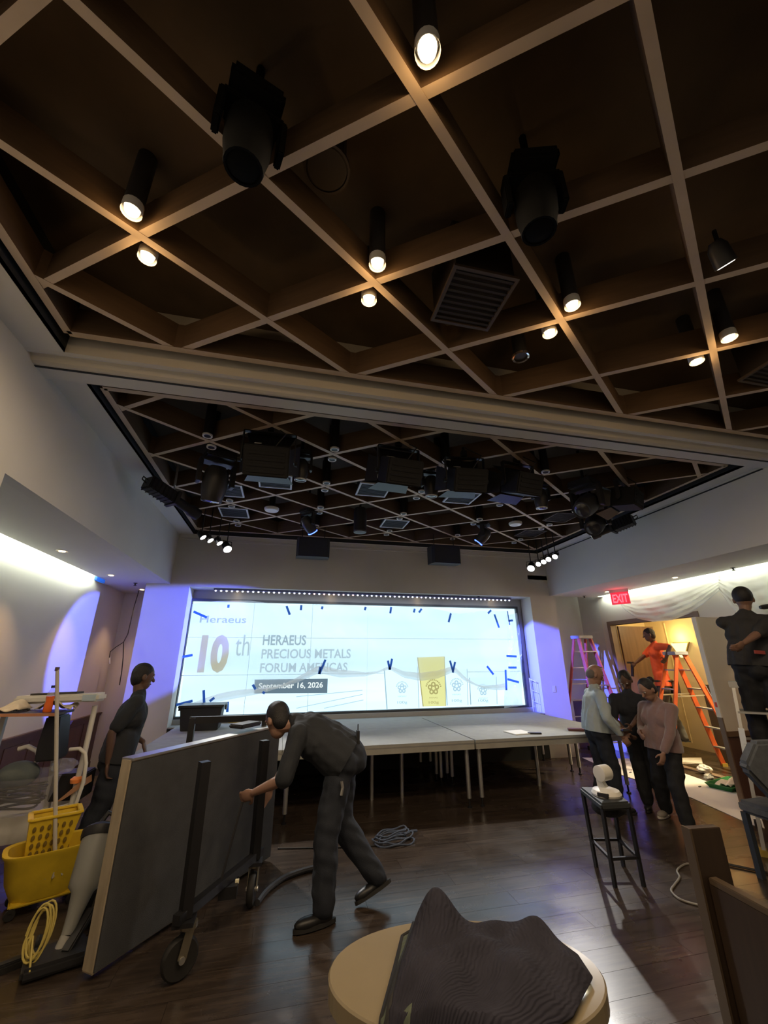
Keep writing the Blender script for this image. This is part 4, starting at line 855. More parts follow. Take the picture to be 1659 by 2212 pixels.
# --- loose cables
M_cord = mat('grey_cord', (0.24, 0.22, 0.19), 0.6); M_cordd = mat('dark_cord', (0.02, 0.02, 0.02), 0.6)
def cord(pts, r, m, label, name='cable', z=None):
    P = [AZ(x, y, r+0.001) for x, y in pts]; out = []
    for i in range(len(P)-1):
        p0, p1, p2, p3 = P[max(i-1, 0)], P[i], P[i+1], P[min(i+2, len(P)-1)]
        for k in range(6):
            t = k/6; out.append(0.5*((2*p1)+(p2-p0)*t+(2*p0-5*p1+4*p2-p3)*t*t+(3*p1-p0-3*p2+p3)*t**3))
    out.append(P[-1]); return tag(MB().tube(out, r, 8).build(name, m, smooth=True), label, 'cable')
cord([(1506, 1866), (1480, 1867), (1463, 1880), (1468, 1895), (1458, 1910), (1450, 1924), (1465, 1940), (1490, 1950), (1540, 1962)], 0.008, M_cord, 'pale cord curling on the floor beside the wooden partition')
cord([(1575, 1868), (1610, 1875), (1659, 1886)], 0.010, M_cordd, 'dark cord lying on the floor right of the wooden partition')
cord([(600, 1833), (660, 1832), (740, 1830), (815, 1826)], 0.006, M_cordd, 'thin black cable running along the floor behind the bending man')
cord([(556, 1950), (575, 1925), (610, 1898), (650, 1882), (690, 1872), (725, 1866)], 0.022, mat('hose', (0.035, 0.035, 0.04), 0.5), 'thick dark hose snaking from the trolley caster across the floor', 'hose')
r_ = np.random.default_rng(11); c0 = AZ(852, 1822, 0)
mb = MB()
for k in range(5):
    n = 26; ph_ = r_.random()*6; ex = 0.17+0.05*r_.random()
    mb.tube([(ex*math.cos(2*PI*i/n)*(1+0.1*math.sin(3*ph_)), 0.10*math.sin(2*PI*i/n+0.2*k)+0.03*k, 0.012+0.012*k+0.01*math.sin(ph_+i)) for i in range(n+1)], 0.008, 6)
mb.tube([(0.12, 0.05, 0.05), (0.22, 0.14, 0.04), (0.30, 0.20, 0.02)], 0.012, 6)
o = tag(mb.build('cable_coil', mat('blue_cord', (0.05, 0.065, 0.10), 0.6), smooth=True), 'tangle of blue-grey cable coiled on the floor before the stage', 'cable'); o.location = (c0.x, c0.y, 0)

# --- things on the stage
cr = thing('storage_tote', 'black plastic storage tote standing on the stage at the left', 'box', (-1.17, 7.42, ST))
MB().prism([(-0.26, -0.17, 0.0), (0.26, -0.17, 0.0), (0.30, -0.20, 0.32), (-0.30, -0.20, 0.32)], (0, 0.37, 0)).build('tub', M_blackp, cr, bevel=0.008)
MB().box(-0.33, 0.33, -0.23, 0.23, 0.32, 0.355).build('lid', mat('dark_grey_plastic', (0.03, 0.032, 0.035), 0.35), cr, bevel=0.01)
for s in (-1, 1): MB().box(s*0.335-0.012, s*0.335+0.012, -0.07, 0.07, 0.27, 0.34).build('clip', M_blackp, cr)
def papers(x, y, rz, w, d, h, m, name, label, cat):
    o = MB().box(-w/2, w/2, -d/2, d/2, 0, h).build(name, m); o.location = (x, y, ST+0.001); o.rotation_euler = (0, 0, rz); return tag(o, label, cat)
papers(3.33, 5.86, 0.1, 0.30, 0.30, 0.012, M_paper, 'paper_stack', 'white sheets of paper lying near the front edge of the stage', 'paper')
papers(3.50, 5.72, -0.35, 0.18, 0.05, 0.02, M_blackp, 'folding_rule', 'small dark tool tucked under the corner of the papers', 'tool')
papers(4.23, 5.80, -0.5, 0.22, 0.10, 0.03, mat('red_brown_card', (0.14, 0.05, 0.04), 0.5), 'notebook', 'small red-brown notebook on the stage near its right end', 'book')
o = tag(MB().tube([AZ(475, 1540+18, ST+0.02), AZ(500, 1546+14, ST+0.012), AZ(540, 1548+12, ST+0.012)], 0.02, 6).build('yellow_strap', mat('yellow_web', (0.55, 0.42, 0.12), 0.6), smooth=True), 'yellow strap lying on the stage beside the black tote', 'strap')

# --- mop bucket
BK = Vector((-1.68, 4.42, 0)); bk = thing('mop_bucket', 'yellow plastic mop bucket with wringer on the left', 'bucket', BK, 0.45)
def ring(z, a, b, sh=0.0, n=28):
    return [(a*math.copysign(abs(math.cos(2*PI*i/n))**0.6, math.cos(2*PI*i/n))+sh, b*math.copysign(abs(math.sin(2*PI*i/n))**0.6, math.sin(2*PI*i/n)), z) for i in range(n)]
def shell(rings):
    mb = MB(); n = len(rings[0])
    for r in rings: mb.v += r
    for k in range(len(rings)-1):
        for i in range(n): mb.f.append((k*n+i, k*n+(i+1) % n, (k+1)*n+(i+1) % n, (k+1)*n+i))
    mb.f.append(tuple(range(n-1, -1, -1))); mb.f.append(tuple((len(rings)-1)*n+i for i in range(n))); return mb
shell([ring(0.09, 0.20, 0.13), ring(0.20, 0.255, 0.165), ring(0.36, 0.29, 0.185), ring(0.385, 0.31, 0.20), ring(0.395, 0.31, 0.20), ring(0.39, 0.275, 0.17), ring(0.22, 0.24, 0.145)]).build('tub', M_yellow, bk, smooth=True)
MB().box(-0.2, 0.2, -0.13, 0.13, 0.065, 0.095).build('chassis', M_yellow, bk, bevel=0.01)
for sx in (-1, 1):
    for sy in (-1, 1): MB().lathe([(0.032, -0.012), (0.036, 0), (0.032, 0.012)], (sx*0.18, sy*0.12, 0.036), (0, 1, 0.0), 14).box(sx*0.18-0.012, sx*0.18+0.012, sy*0.12-0.018, sy*0.12+0.018, 0.05, 0.075).build('caster', M_rubber, bk)
wr_ = MB(); wx = -0.08
top = [(-0.19, -0.105, 0.60), (0.13, -0.105, 0.60), (0.13, 0.115, 0.60), (-0.19, 0.115, 0.60)]; bt = [(-0.16, -0.03, 0.26), (0.07, -0.03, 0.26), (0.07, 0.07, 0.26), (-0.16, 0.07, 0.26)]
wr_.add([Vector(p) for p in bt+top], [(0,1,5,4),(1,2,6,5),(2,3,7,6),(3,0,4,7),(3,2,1,0)])
w_o = wr_.build('wringer', M_yellow, bk, solid=0.012)
rimb = MB()
for i in range(4): rimb.bar(Vector(top[i])*1.0, Vector(top[(i+1) % 4]), 0.035, 0.018)
rimb.build('wringer_rim', M_yellow, bk, bevel=0.004)
M_hole = mat('dark_hole', (0.16, 0.10, 0.01), 0.8)
for i in range(6):
    for j in range(5):
        u = (i+0.7)/6.6; v = (j+0.8)/6
        a = Vector(bt[0]).lerp(Vector(bt[1]), u); b = Vector(top[0]).lerp(Vector(top[1]), u); p = a.lerp(b, v)+Vector((0, -0.009, 0))
        MB().ell(p, (0.012, 0.004, 0.020), 8, 6).build('drain_hole', M_hole, w_o)
MB().box(-0.16, 0.10, -0.035, -0.02, 0.16, 0.37).build('press_plate', mat('brown_plastic', (0.20, 0.09, 0.03), 0.6), bk)
mp_ = thing('mop', 'mop with a long pale wooden handle standing in the yellow bucket', 'mop', AZ(118, 1880, 0.25)); mo = Vector(mp_.location)
MB().tube([(0, 0, 0.0), AY(124, 1444, mo.y+0.02)-mo], 0.0145, 10).build('handle', mat('pale_wood', (0.50, 0.46, 0.38), 0.6), mp_, smooth=True)
MB().tube([AY(124, 1444, mo.y+0.02)-mo+Vector((0, 0, -0.02)), AY(124, 1444, mo.y+0.02)-mo+Vector((0, 0, 0.012))], 0.017, 10).build('end_cap', mat('brown_cap', (0.1, 0.07, 0.05), 0.6), mp_)
mh = MB()
for k in range(26):
    a = rng.random()*2*PI; rr = 0.02+0.05*rng.random(); mh.tube([(0, 0, 0.03), (rr*0.6*math.cos(a), rr*0.6*math.sin(a), 0.0), (rr*math.cos(a), rr*math.sin(a), -0.035)], 0.006, 5)
s_ = mh.build('mop_strings', mat('mop_yarn', (0.40, 0.36, 0.28), 0.9), mp_); s_['kind'] = 'stuff'

# --- upright vacuum cleaner with its cord
VB = Vector((-1.24, 3.66, 0)); vc = thing('upright_vacuum', 'grey upright vacuum cleaner with black head behind the panel edge', 'vacuum cleaner', VB)
vt = AY(214, 1808, 3.95)-VB; vb_ = AY(145, 2020, 3.70)-VB; vm = AY(178, 1928, 3.78)-VB
MB().tube([vb_, vb_.lerp(vm, 0.5), vm, vm.lerp(vt, 0.12), vm.lerp(vt, 0.9), vt], [0.035, 0.045, 0.065, 0.095, 0.105, 0.105], 18).build('dust_bin', mat('vacuum_grey', (0.30, 0.30, 0.27), 0.4), vc, smooth=True)
dv = (vt-vm).normalized()
MB().lathe([(0.112, -0.01), (0.118, 0.01), (0.118, 0.045), (0.105, 0.055), (0.07, 0.075)], vt, dv, 22).build('lid', M_blackp, vc, smooth=True)
MB().tube([vt+dv*0.06+Vector((-0.03, 0, 0)), vt+dv*0.13+Vector((0.02, 0, 0.02)), vt+dv*0.10+Vector((0.08, 0, 0.02)), vt+dv*0.04+Vector((0.09, 0, 0))], 0.018, 8).build('handle', M_blackp, vc, smooth=True)
MB().tube([vb_, vb_+Vector((-0.03, -0.04, -0.10)), vb_+Vector((-0.03, -0.05, -0.16))], [0.035, 0.03, 0.05], 14).build('neck', mat('vacuum_grey2', (0.42, 0.41, 0.37), 0.4), vc, smooth=True)
MB().bar(vm+Vector((0.07, 0.02, -0.1)), Vector((0.06, -0.04, 0.06)), 0.06, 0.04).build('spine', M_blackp, vc, bevel=0.008)
MB().box(-0.16, 0.16, -0.14, 0.10, 0.012, 0.075, Matrix.Rotation(0.35, 4, 'Z')).build('floor_head', M_blackp, vc, bevel=0.018)
for s in (-1, 1): MB().lathe([(0.05, -0.015), (0.055, 0.0), (0.05, 0.015)], (s*0.15, 0.10, 0.055), (1, 0.35, 0), 18).build('wheel', M_rubber, vc)
cd = []
for k in range(5): cd += [(-0.10-0.05*math.cos(2*PI*i/20)+0.006*k, -0.10+0.03*math.sin(2*PI*i/20)+0.01*k, 0.20+0.115*math.sin(2*PI*i/20)+0.02*math.sin(k*2.1)) for i in range(20)]
MB().tube(cd+[(-0.08, -0.14, 0.10), (-0.06, -0.16, 0.03)], 0.006, 6).build('cord', mat('yellow_cord', (0.50, 0.40, 0.10), 0.6), vc, smooth=True)
o = thing('floor_squeegee', 'black squeegee blade lying on the floor beside the vacuum', 'squeegee', AZ(52, 2082, 0), 0.55)
MB().box(-0.17, 0.17, -0.025, 0.025, 0.008, 0.045).build('holder', M_blackp, o, bevel=0.006); MB().box(-0.18, 0.18, -0.032, -0.024, 0.0, 0.03).build('blade', M_rubber, o)
o = MB().lathe([(0.035, 0), (0.055, 0.005), (0.06, 0.03), (0.055, 0.055), (0.035, 0.06)], n=24, cap=False).build('tape_roll', mat('brown_tape', (0.16, 0.09, 0.05), 0.5), smooth=True, solid=0.006); o.location = AZ(86, 2098, 0.002); tag(o, 'roll of brown tape lying on the floor left of the vacuum', 'tape roll')

# --- utility cart by the left wall
uc = thing('utility_cart', 'white janitor cart loaded with tools by the left wall', 'cart', (-2.30, 4.98, 0)); uo = Vector(uc.location)
hull = []
for i in range(25):
    t = i/24; x = -0.62+1.16*t; w = 0.30*math.sin(PI*min(1, 0.10+0.95*t))**0.6
    hull.append((x, w))
outl = [(x, -w) for x, w in hull]+[(x, w) for x, w in reversed(hull)]
rings_ = [[(x*0.93, y*0.85, 0.30) for x, y in outl], [(x, y, 0.40) for x, y in outl], [(x*1.02, y*1.05, 0.52) for x, y in outl], [(x*0.98, y*0.98, 0.525) for x, y in outl], [(x*0.94, y*0.9, 0.42) for x, y in outl]]
shell(rings_).build('base_tray', M_white, uc, smooth=True)
for sx in (-0.4, 0.38):
    for sy in (-0.2, 0.2): MB().lathe([(0.09, -0.02), (0.10, 0), (0.09, 0.02)], (sx, sy, 0.10), (0, 1, 0), 20).bar((sx, sy, 0.10), (sx, sy, 0.32), 0.05, 0.02, (0, 1, 0)).build('wheel', M_rubber, uc)
MB().tube([AY(206, 1524, 4.94)-uo, AY(183, 1625, 4.94)-uo, AY(166, 1690, 4.94)-uo, Vector((0.5, -0.05, 0.45))], 0.024, 10).build('post', M_white, uc, smooth=True)
MB().tube([AY(40, 1618, 4.86)-uo, AY(60, 1612, 4.86)-uo, AY(80, 1622, 4.86)-uo, AY(84, 1640, 4.88)-uo, Vector((-0.15, -0.05, 0.45))], 0.02, 10).tube([AY(150, 1619, 4.86)-uo, AY(172, 1617, 4.86)-uo, AY(184, 1627, 4.86)-uo, AY(186, 1650, 4.86)-uo, AY(180, 1690, 4.86)-uo, Vector((0.54, -0.1, 0.45))], 0.016, 10).build('grab_rail', M_white, uc, smooth=True)
hb0, hb1 = AY(40, 1512, 5.0)-uo, AY(222, 1505, 4.86)-uo
MB().bar(hb0, hb1, 0.16, 0.075).build('upper_tray', M_white, uc, bevel=0.02)
MB().bar(hb0.lerp(hb1, 0.80)+Vector((0, -0.082, 0)), hb0.lerp(hb1, 0.96)+Vector((0, -0.082, 0)), 0.004, 0.055).build('label_plate', mat('pale_blue_plate', (0.45, 0.55, 0.62), 0.3), uc)
MB().bar(hb0.lerp(hb1, 0.1)+Vector((0.05, 0, 0.045)), hb0.lerp(hb1, 0.72)+Vector((0, 0, 0.045)), 0.10, 0.02).build('tray_insert', mat('dark_insert', (0.05, 0.045, 0.04), 0.6), uc)
sh0, sh1 = AY(-30, 1541, 4.76)-uo, AY(141, 1539, 4.76)-uo
MB().bar(sh0, sh1, 0.36, 0.02).build('shelf', mat('shelf_dark', (0.04, 0.03, 0.03), 0.5), uc)
MB().bar(sh0+Vector((0, -0.185, 0.002)), sh1+Vector((0, -0.185, 0.002)), 0.012, 0.024).build('shelf_edge', mat('orange_edge', (0.45, 0.20, 0.10), 0.5), uc)
MB().bar(Vector((sh1.x-0.10, sh1.y+0.16, sh1.z)), Vector((sh1.x-0.10, sh1.y+0.34, 0.45)), 0.04, 0.04, (0, 1, 0)).bar(Vector((sh0.x+0.1, sh0.y+0.1, sh0.z)), Vector((sh0.x+0.1, sh0.y+0.1, 0.45)), 0.04, 0.04, (0, 1, 0)).build('shelf_post', M_white, uc)
o = MB().prism([AY(x, y, 4.76) for x, y in ((100, 1548), (130, 1546), (121, 1643), (72, 1648), (78, 1615))], (0, 0.22, 0)).build('trash_bin', M_blackp, bevel=0.012); tag(o, 'tall narrow black bin hung from the dark cart shelf', 'bin')
bt_ = thing('soda_bottle', 'clear bottle of orange drink standing on the cart shelf', 'bottle', sh1+uo+Vector((-0.13, -0.05, 0.011)))
MB().lathe([(0.030, 0), (0.035, 0.01), (0.034, 0.06), (0.029, 0.09), (0.034, 0.12), (0.034, 0.135)], n=20).build('drink', mat('orange_drink', (0.85, 0.16, 0.03), 0.2, emit=None), bt_, smooth=True)
MB().lathe([(0.034, 0.136), (0.034, 0.155), (0.014, 0.195), (0.013, 0.21)], n=20).build('bottle_neck', M_clear, bt_, smooth=True)
MB().lathe([(0.016, 0.207), (0.016, 0.228)], n=14).build('cap', mat('dark_blue_cap', (0.02, 0.02, 0.05), 0.5), bt_)
def rag(loc, sx, sy, seed, m, label):
    r = np.random.default_rng(seed); a, b, c = r.random(3)*6
    o = MB().grid(lambda u, v: ((u-0.5)*sx, (v-0.5)*sy, 0.012+0.035*(1+math.sin(5*u+a+3*v))*(1-abs(2*u-1)**3)+0.015*math.sin(11*v+b)*math.sin(8*u+c)+0.015), 20, 12).build('cleaning_rag', m, smooth=True, solid=0.006); o.location = loc
    return tag(o, label, 'rag')
M_rag = mat('rag_beige', (0.55, 0.48, 0.38), 0.9, var=0.15)
rag(sh1+uo+Vector((-0.48, 0.0, 0.012)), 0.30, 0.22, 2, M_rag, 'beige stained rag at the left end of the cart shelf')
rag(sh1+uo+Vector((-0.10, 0.06, 0.012)), 0.28, 0.20, 4, M_rag, 'pale rag drooping over the right end of the cart shelf behind the bottle')
o = MB().tube([sh0+uo+Vector((0.30+0.05*math.cos(i*0.5), -0.06+0.03*math.sin(i*0.7), 0.02+0.012*abs(math.sin(i)))) for i in range(20)], 0.006, 6).build('cord_bundle', M_cordd, smooth=True); tag(o, 'short dark cord tangled between the rags on the cart shelf', 'cable')
tub = thing('clear_tub', 'large clear plastic tub of cables resting on the cart base', 'tub', (-2.22, 4.80, 0.53))
def tubr(z, a, b): return [(p[0], p[1], z) for p in ring(z, a, b)]
mb = shell([ring(0.0, 0.24, 0.17), ring(0.26, 0.31, 0.22), ring(0.28, 0.33, 0.24)]); mb.f = mb.f[:-1]; mb.build('tub_wall', M_clear, tub, smooth=True)
cb_ = MB()
for k in range(7):
    n = 24; ex = 0.17+0.06*rng.random(); ph_ = rng.random()*6
    cb_.tube([(ex*math.cos(2*PI*i/n)+0.03*math.sin(ph_), 0.12*math.sin(2*PI*i/n), 0.03+0.025*k+0.012*math.sin(ph_+2*i/3)) for i in range(n+1)], 0.009, 6)
o = cb_.build('cable_coil', M_cordd, smooth=True); o.location = (-2.22, 4.80, 0.54); tag(o, 'black cables coiled inside the clear tub on the cart', 'cable')
o = MB().ell((0, 0, 0), (0.16, 0.13, 0.11), 18, 12).build('grey_cushion', mat('slate_cloth', (0.10, 0.12, 0.12), 0.9, bump=0.2, bscale=80), smooth=True); o.location = (-2.24, 4.82, 0.80); tag(o, 'rounded slate-grey bundle sitting on top of the clear tub', 'bundle')
crumple((-1.93, 4.90, 0.78), 0.10, 9, M_clear, 'plastic_bag', 'clear crumpled plastic bag stuffed upright beside the tub', 'bag')
o = MB().box(-0.14, 0.14, -0.12, 0.12, 0, 0.22).build('tool_case', M_blackp, bevel=0.01); o.location = (-1.90, 5.12, 0.53); tag(o, 'black tool case on the right end of the cart base', 'case')
o = MB().prism([AY(x, y, 4.88) for x, y in ((118, 1735), (178, 1685), (178, 1700), (135, 1728))], (0, 0.2, 0)).build('cardboard_tray', mat('cardboard', (0.42, 0.22, 0.12), 0.8)); tag(o, 'orange-brown cardboard tray leaning on the right end of the cart', 'box')
o = MB().lathe([(0.05, 0), (0.055, 0.03), (0.03, 0.05)], n=18).build('orange_cap', mat('orange_plastic', (0.95, 0.30, 0.08), 0.4), smooth=True); o.location = AY(165, 1690, 4.94); tag(o, 'bright orange plastic cap on the cardboard tray', 'cap')

# --- wooden partition at the right edge of the foreground
wp = thing('wood_partition', 'low dark wooden partition with an end post in the right foreground', 'partition', (2.2, 2.2, 0)); wo = Vector(wp.location)
p0, p1 = AZ(1492, 1791, 0.86), AZ(1556, 1787, 0.86); th = (p1-p0)
e = Vector((th.x, th.y, 0)).normalized(); nrm = Vector((e.y, -e.x, 0))    # nrm points to the camera side
W = th.length
def wbx(s0, s1, t0, t1, z0, z1):
    q = [p0+e*s+nrm*t for s, t in ((s0, t0), (s1, t0), (s1, t1), (s0, t1))]
    return MB().prism([Vector((v.x, v.y, z0))-wo for v in q], (0, 0, z1-z0))
wbx(0, W, -0.05, 0.0, 0, 0.86).build('end_post', M_brownw, wp, bevel=0.003)
wbx(-0.012, 0.0, -0.055, 0.004, 0, 0.862).build('edge_band', mat('light_edge', (0.085, 0.058, 0.035), 0.5), wp)
d2_ = (AZ(1659, 1965, 0.66)-AZ(1548, 1905, 0.66)); d2_.z = 0; d2_.normalize()
q0 = p0+e*(0.03); q0 = Vector((q0.x, q0.y, 0))+nrm*0.01; L2 = 1.5
qs = [q0, q0+d2_*L2, q0+d2_*L2+Vector((d2_.y, -d2_.x, 0))*-0.05, q0+Vector((d2_.y, -d2_.x, 0))*-0.05]
MB().prism([v-wo for v in qs], (0, 0, 0.62)).build('side_panel', M_brownw, wp)
MB().prism([v-wo+Vector((0, 0, 0.62)) for v in qs], (0, 0, 0.03)).build('top_rail', mat('light_edge', (0.085, 0.058, 0.035), 0.5), wp, bevel=0.004)

# --- upholstered chair cut by the right edge
ch = thing('upholstered_chair', 'grey upholstered chair cut off by the right edge of the view', 'chair', (4.12, 3.0, 0), 0)
M_up = mat('grey_fabric', (0.10, 0.11, 0.125), 0.9, var=0.15, vscale=20, bump=0.2, bscale=200)
co = Vector(ch.location)
MB().prism([AY(x, y, 2.95)-co for x, y in ((1635, 1603), (1760, 1600), (1770, 1790), (1690, 1745), (1618, 1668), (1614, 1652))], (0.05, 0.12, 0)).build('backrest', M_up, ch, bevel=0.025)
MB().box(-0.08, 0.42, -0.02, 0.46, 0.46, 0.56).build('seat', M_up, ch, bevel=0.03)
for sx, sy in ((-0.05, 0.42), (0.38, 0.42), (-0.05, 0.02), (0.38, 0.02)): MB().bar((sx, sy, 0.47), (sx*1.06, sy, 0.0), 0.045, 0.045, (0, 1, 0)).build('leg', mat('blue_grey_leg', (0.035, 0.045, 0.06), 0.5), ch)

# --- free-standing finished panel in front of the doorway
fp = thing('partition_panel', 'cream painted wall panel with brown wainscot standing open by the doorway', 'panel', (6.15, 4.70, 0))
MB().box(-0.545, 0.56, -0.03, 0.03, 0.86, 2.29).build('upper_face', M_wallL, fp)
MB().box(-0.545, 0.56, -0.03, 0.03, 0.0, 0.80).build('wainscot', M_wains, fp)
MB().box(-0.545, 0.56, -0.045, 0.03, 0.80, 0.86).build('cap_rail', mat('rail_brown', (0.16, 0.10, 0.06), 0.5), fp)
MB().box(-0.565, -0.545, -0.032, 0.032, 1.02, 2.29).build('edge_strip', mat('bright_edge', (0.80, 0.74, 0.64), 0.6), fp)
MB().box(-0.565, -0.545, -0.032, 0.032, 0.0, 1.02).build('edge_strip', M_frame, fp)
MB().box(-0.570, -0.565, -0.015, 0.012, 1.14, 1.20).build('red_mark', mat('red_mark', (0.7, 0.10, 0.08), 0.6), fp)
o = tag(MB().box(-0.16, 0.16, -0.01, 0.01, 0, 1.28).build('wood_board', M_brownw), 'brown wooden board standing on end inside the doorway', 'board'); o.location = (7.75, 6.50, 0); o.rotation_euler = (0, 0, -0.86)

# --- ladders
def ladder(base, yaw, Ht, wb, wt, spread, label, m, steps, m2, rear=None):
    t = thing('step_ladder', label, 'ladder', base, yaw, group='step ladders')
    f0, f1 = -spread*0.45, spread*0.55
    def P(side, fr, h):
        k = h/Ht; w = (wb*(1-k)+wt*k)/2*side
        return Vector((w, (f0 if fr else f1)*(1-k)+(-0.05 if fr else 0.06)*k, h))
    for s in (-1, 1):
        MB().bar(P(s, 1, 0), P(s, 1, Ht-0.05), 0.03, 0.075, (0, 1, 0.2)).build('front_rail', m, t)
        MB().bar(P(s, 0, 0), P(s, 0, Ht-0.05), 0.025, 0.055, (0, 1, -0.2)).build('rear_rail', m, t)
        for fr in (0, 1): MB().box(-0.03, 0.03, -0.045, 0.045, 0, 0.05, Matrix.Translation(P(s, fr, 0))).build('foot', M_rubber if fr == 0 else mat('yellow_foot', (0.40, 0.28, 0.05), 0.6), t)
    MB().box(-wt/2-0.04, wt/2+0.04, -0.11, 0.13, Ht-0.06, Ht).build('top_cap', m2, t, bevel=0.006)
    for i in range(1, steps+1):
        h = Ht*i/(steps+1)
        a, b = P(-1, 1, h), P(1, 1, h); MB().bar(a, b, 0.085, 0.02).build('step', M_alu, t)
        if i % 1 == 0: a, b = P(-1, 0, h), P(1, 0, h); MB().bar(a, b, 0.025, 0.02).build('rear_bar', M_alu, t)
    k = Ht*0.62
    for s in (-1, 1): MB().bar(P(s, 1, k), P(s, 0, k-0.02), 0.008, 0.02).build('spreader', M_alu, t)
    a, b = P(-1, 1, Ht*0.70), P(-1, 1, Ht*0.50)
    MB().bar(a+Vector((0, -0.042, 0)), b+Vector((0, -0.042, 0)), 0.05, 0.004, (0, 1, 0)).build('warning_label', mat('ladder_label', (0.62, 0.68, 0.75), 0.5), t)
    return t
M_orange = mat('orange_fibreglass', (0.62, 0.11, 0.025), 0.5, var=0.15, vscale=8); M_red = mat('red_fibreglass', (0.50, 0.10, 0.08), 0.5, var=0.12)
M_cap = mat('cap_grey', (0.34, 0.35, 0.40), 0.5)
ladder((6.03, 7.62, 0), 0.05, 2.2, 0.60, 0.28, 1.15, 'red step ladder standing in the alcove right of the stage', M_red, 6, M_cap)
ladder((6.88, 6.30, 0), 1.34, 1.86, 0.56, 0.26, 1.25, 'orange step ladder in the doorway under the worker in orange', M_orange, 5, M_cap)
ladder((5.02, 3.78, 0), -0.9, 1.5, 0.52, 0.28, 0.9, 'pale aluminium step ladder at the right edge carrying the man in black', mat('dull_alu', (0.36, 0.36, 0.35), 0.4, metal=0.6), 4, M_alu)

# --- plastic drape over the right wall, exit sign, sconce
M_drape = film('drape_film', (0.84, 0.84, 0.80), 0.25, 0.10, 0.3)
def swag(xs, top, low, X, seed):
    def fn(u, v):
        x = xs[0]+(xs[1]-xs[0])*u; yt = np.interp(x, [p[0] for p in top], [p[1] for p in top]); yb = np.interp(x, [p[0] for p in low], [p[1] for p in low])
        y = yt+(yb-yt)*v; w = 0.03*math.sin(10*u+8*v+seed)+0.018*math.sin(27*u-14*v)+0.012*math.sin(40*v+9*u)
        return AX(x, y, X-0.05+w*(0.3+v)*0.8-0.06*math.sin(PI*v))
    return MB().grid(fn, 60, 30)
tag(swag((1332, 1556), [(1332, 1290), (1400, 1272), (1480, 1252), (1556, 1236)], [(1332, 1296), (1350, 1318), (1375, 1336), (1410, 1343), (1450, 1340), (1490, 1325), (1520, 1305), (1556, 1275)], 6.66, 0).build('plastic_drape', M_drape, smooth=True), 'white plastic sheet sagging over the lintel beside the exit sign', 'plastic sheet')
tag(swag((1552, 1720), [(1552, 1238), (1720, 1198)], [(1552, 1275), (1575, 1305), (1600, 1335), (1650, 1345), (1720, 1340)], 6.62, 2.0).build('plastic_drape', M_drape, smooth=True), 'white plastic sheet hanging behind the man on the ladder', 'plastic sheet')
ex = thing('exit_sign', 'red illuminated sign reading EXIT hung below the right soffit', 'sign', AZ(1345, 1271, ZS), 0.0); eo = Vector(ex.location)
ea, eb = Vector((6.17, 6.86, 0)), Vector((6.42, 6.50, 0)); ed = (eb-ea).normalized(); en = Vector((ed.y, -ed.x, 0))
if en.dot(Vector((-1, -1, 0))) < 0: en = -en
ex.location = ((ea+eb)/2).to_tuple()[:2]+(ZS,); eo = Vector(ex.location)
ef = frame_m(Vector((0, 0, -0.03)), x=ed, z=(0, 0, 1))
MB().box(-0.16, 0.16, -0.02, 0.02, -0.25, -0.02, ef).build('edge_glass', mat('red_glass', (0.30, 0.02, 0.03), 0.2, emit=(1.0, 0.05, 0.10), estr=0.22), ex)
MB().box(-0.17, 0.17, -0.035, 0.035, -0.02, 0.03, ef).build('canopy', M_alu, ex)
tm = text_mesh('lettering', 'EXIT', emat('exit_red', (1.0, 0.10, 0.14), 0.9), (0, 0, 0), 0.22, ex, off=0.006, align='CENTER', rot=(0, 0, 0))
sgn = 1 if ed.dot(Vector((0, 0, 1)).cross(en)) > 0 else -1      # read left to right from the room side
for v in tm.data.vertices: v.co = ed*(v.co.x*0.60*sgn)+en*0.024+Vector((0, 0, v.co.y-0.215-0.03))
light('exit_glow', 'POINT', eo+en*0.12+Vector((0, 0, -0.16)), 0.6, (1.0, 0.08, 0.10), size=0.08)
scn = thing('wall_sconce', 'glowing triangular yellow wall lamp in the corridor', 'wall lamp', (8.33, 7.42, 1.75)); 
MB().prism([(0, -0.20, 0.32), (0, 0.20, 0.32), (0, 0.0, -0.03)], (-0.03, 0, 0)).build('back_plate', mat('brass', (0.25, 0.17, 0.06), 0.4, metal=0.6), scn)
MB().prism([(-0.03, -0.165, 0.30), (-0.03, 0.165, 0.30), (-0.03, 0.0, 0.01)], (-0.09, 0, 0)).build('shade', emat('sconce_glow', (1.0, 0.80, 0.30), 0.9), scn)
light('sconce_bulb', 'POINT', (8.15, 7.42, 2.16), 4, (1.0, 0.66, 0.22), size=0.08)
light('corridor_lamp', 'SPOT', (7.6, 5.6, 2.70), 200, (1.0, 0.80, 0.45), aim=(6.2, 5.1, 0), size=0.10, spot=1.7, blend=0.6)
light('corridor_fill', 'POINT', (7.7, 6.2, 2.6), 14, (1.0, 0.78, 0.42), size=0.12)
o = MB().box(-0.035, 0.035, -0.006, 0.0, -0.06, 0.06).box(-0.015, 0.015, -0.010, -0.006, -0.03, 0.03).build('wall_switch', mat('switch_white', (0.7, 0.7, 0.66), 0.4)); o.location = (5.27, YB-0.001, 1.19); tag(o, 'white switch plate on the wall right of the screen', 'switch')
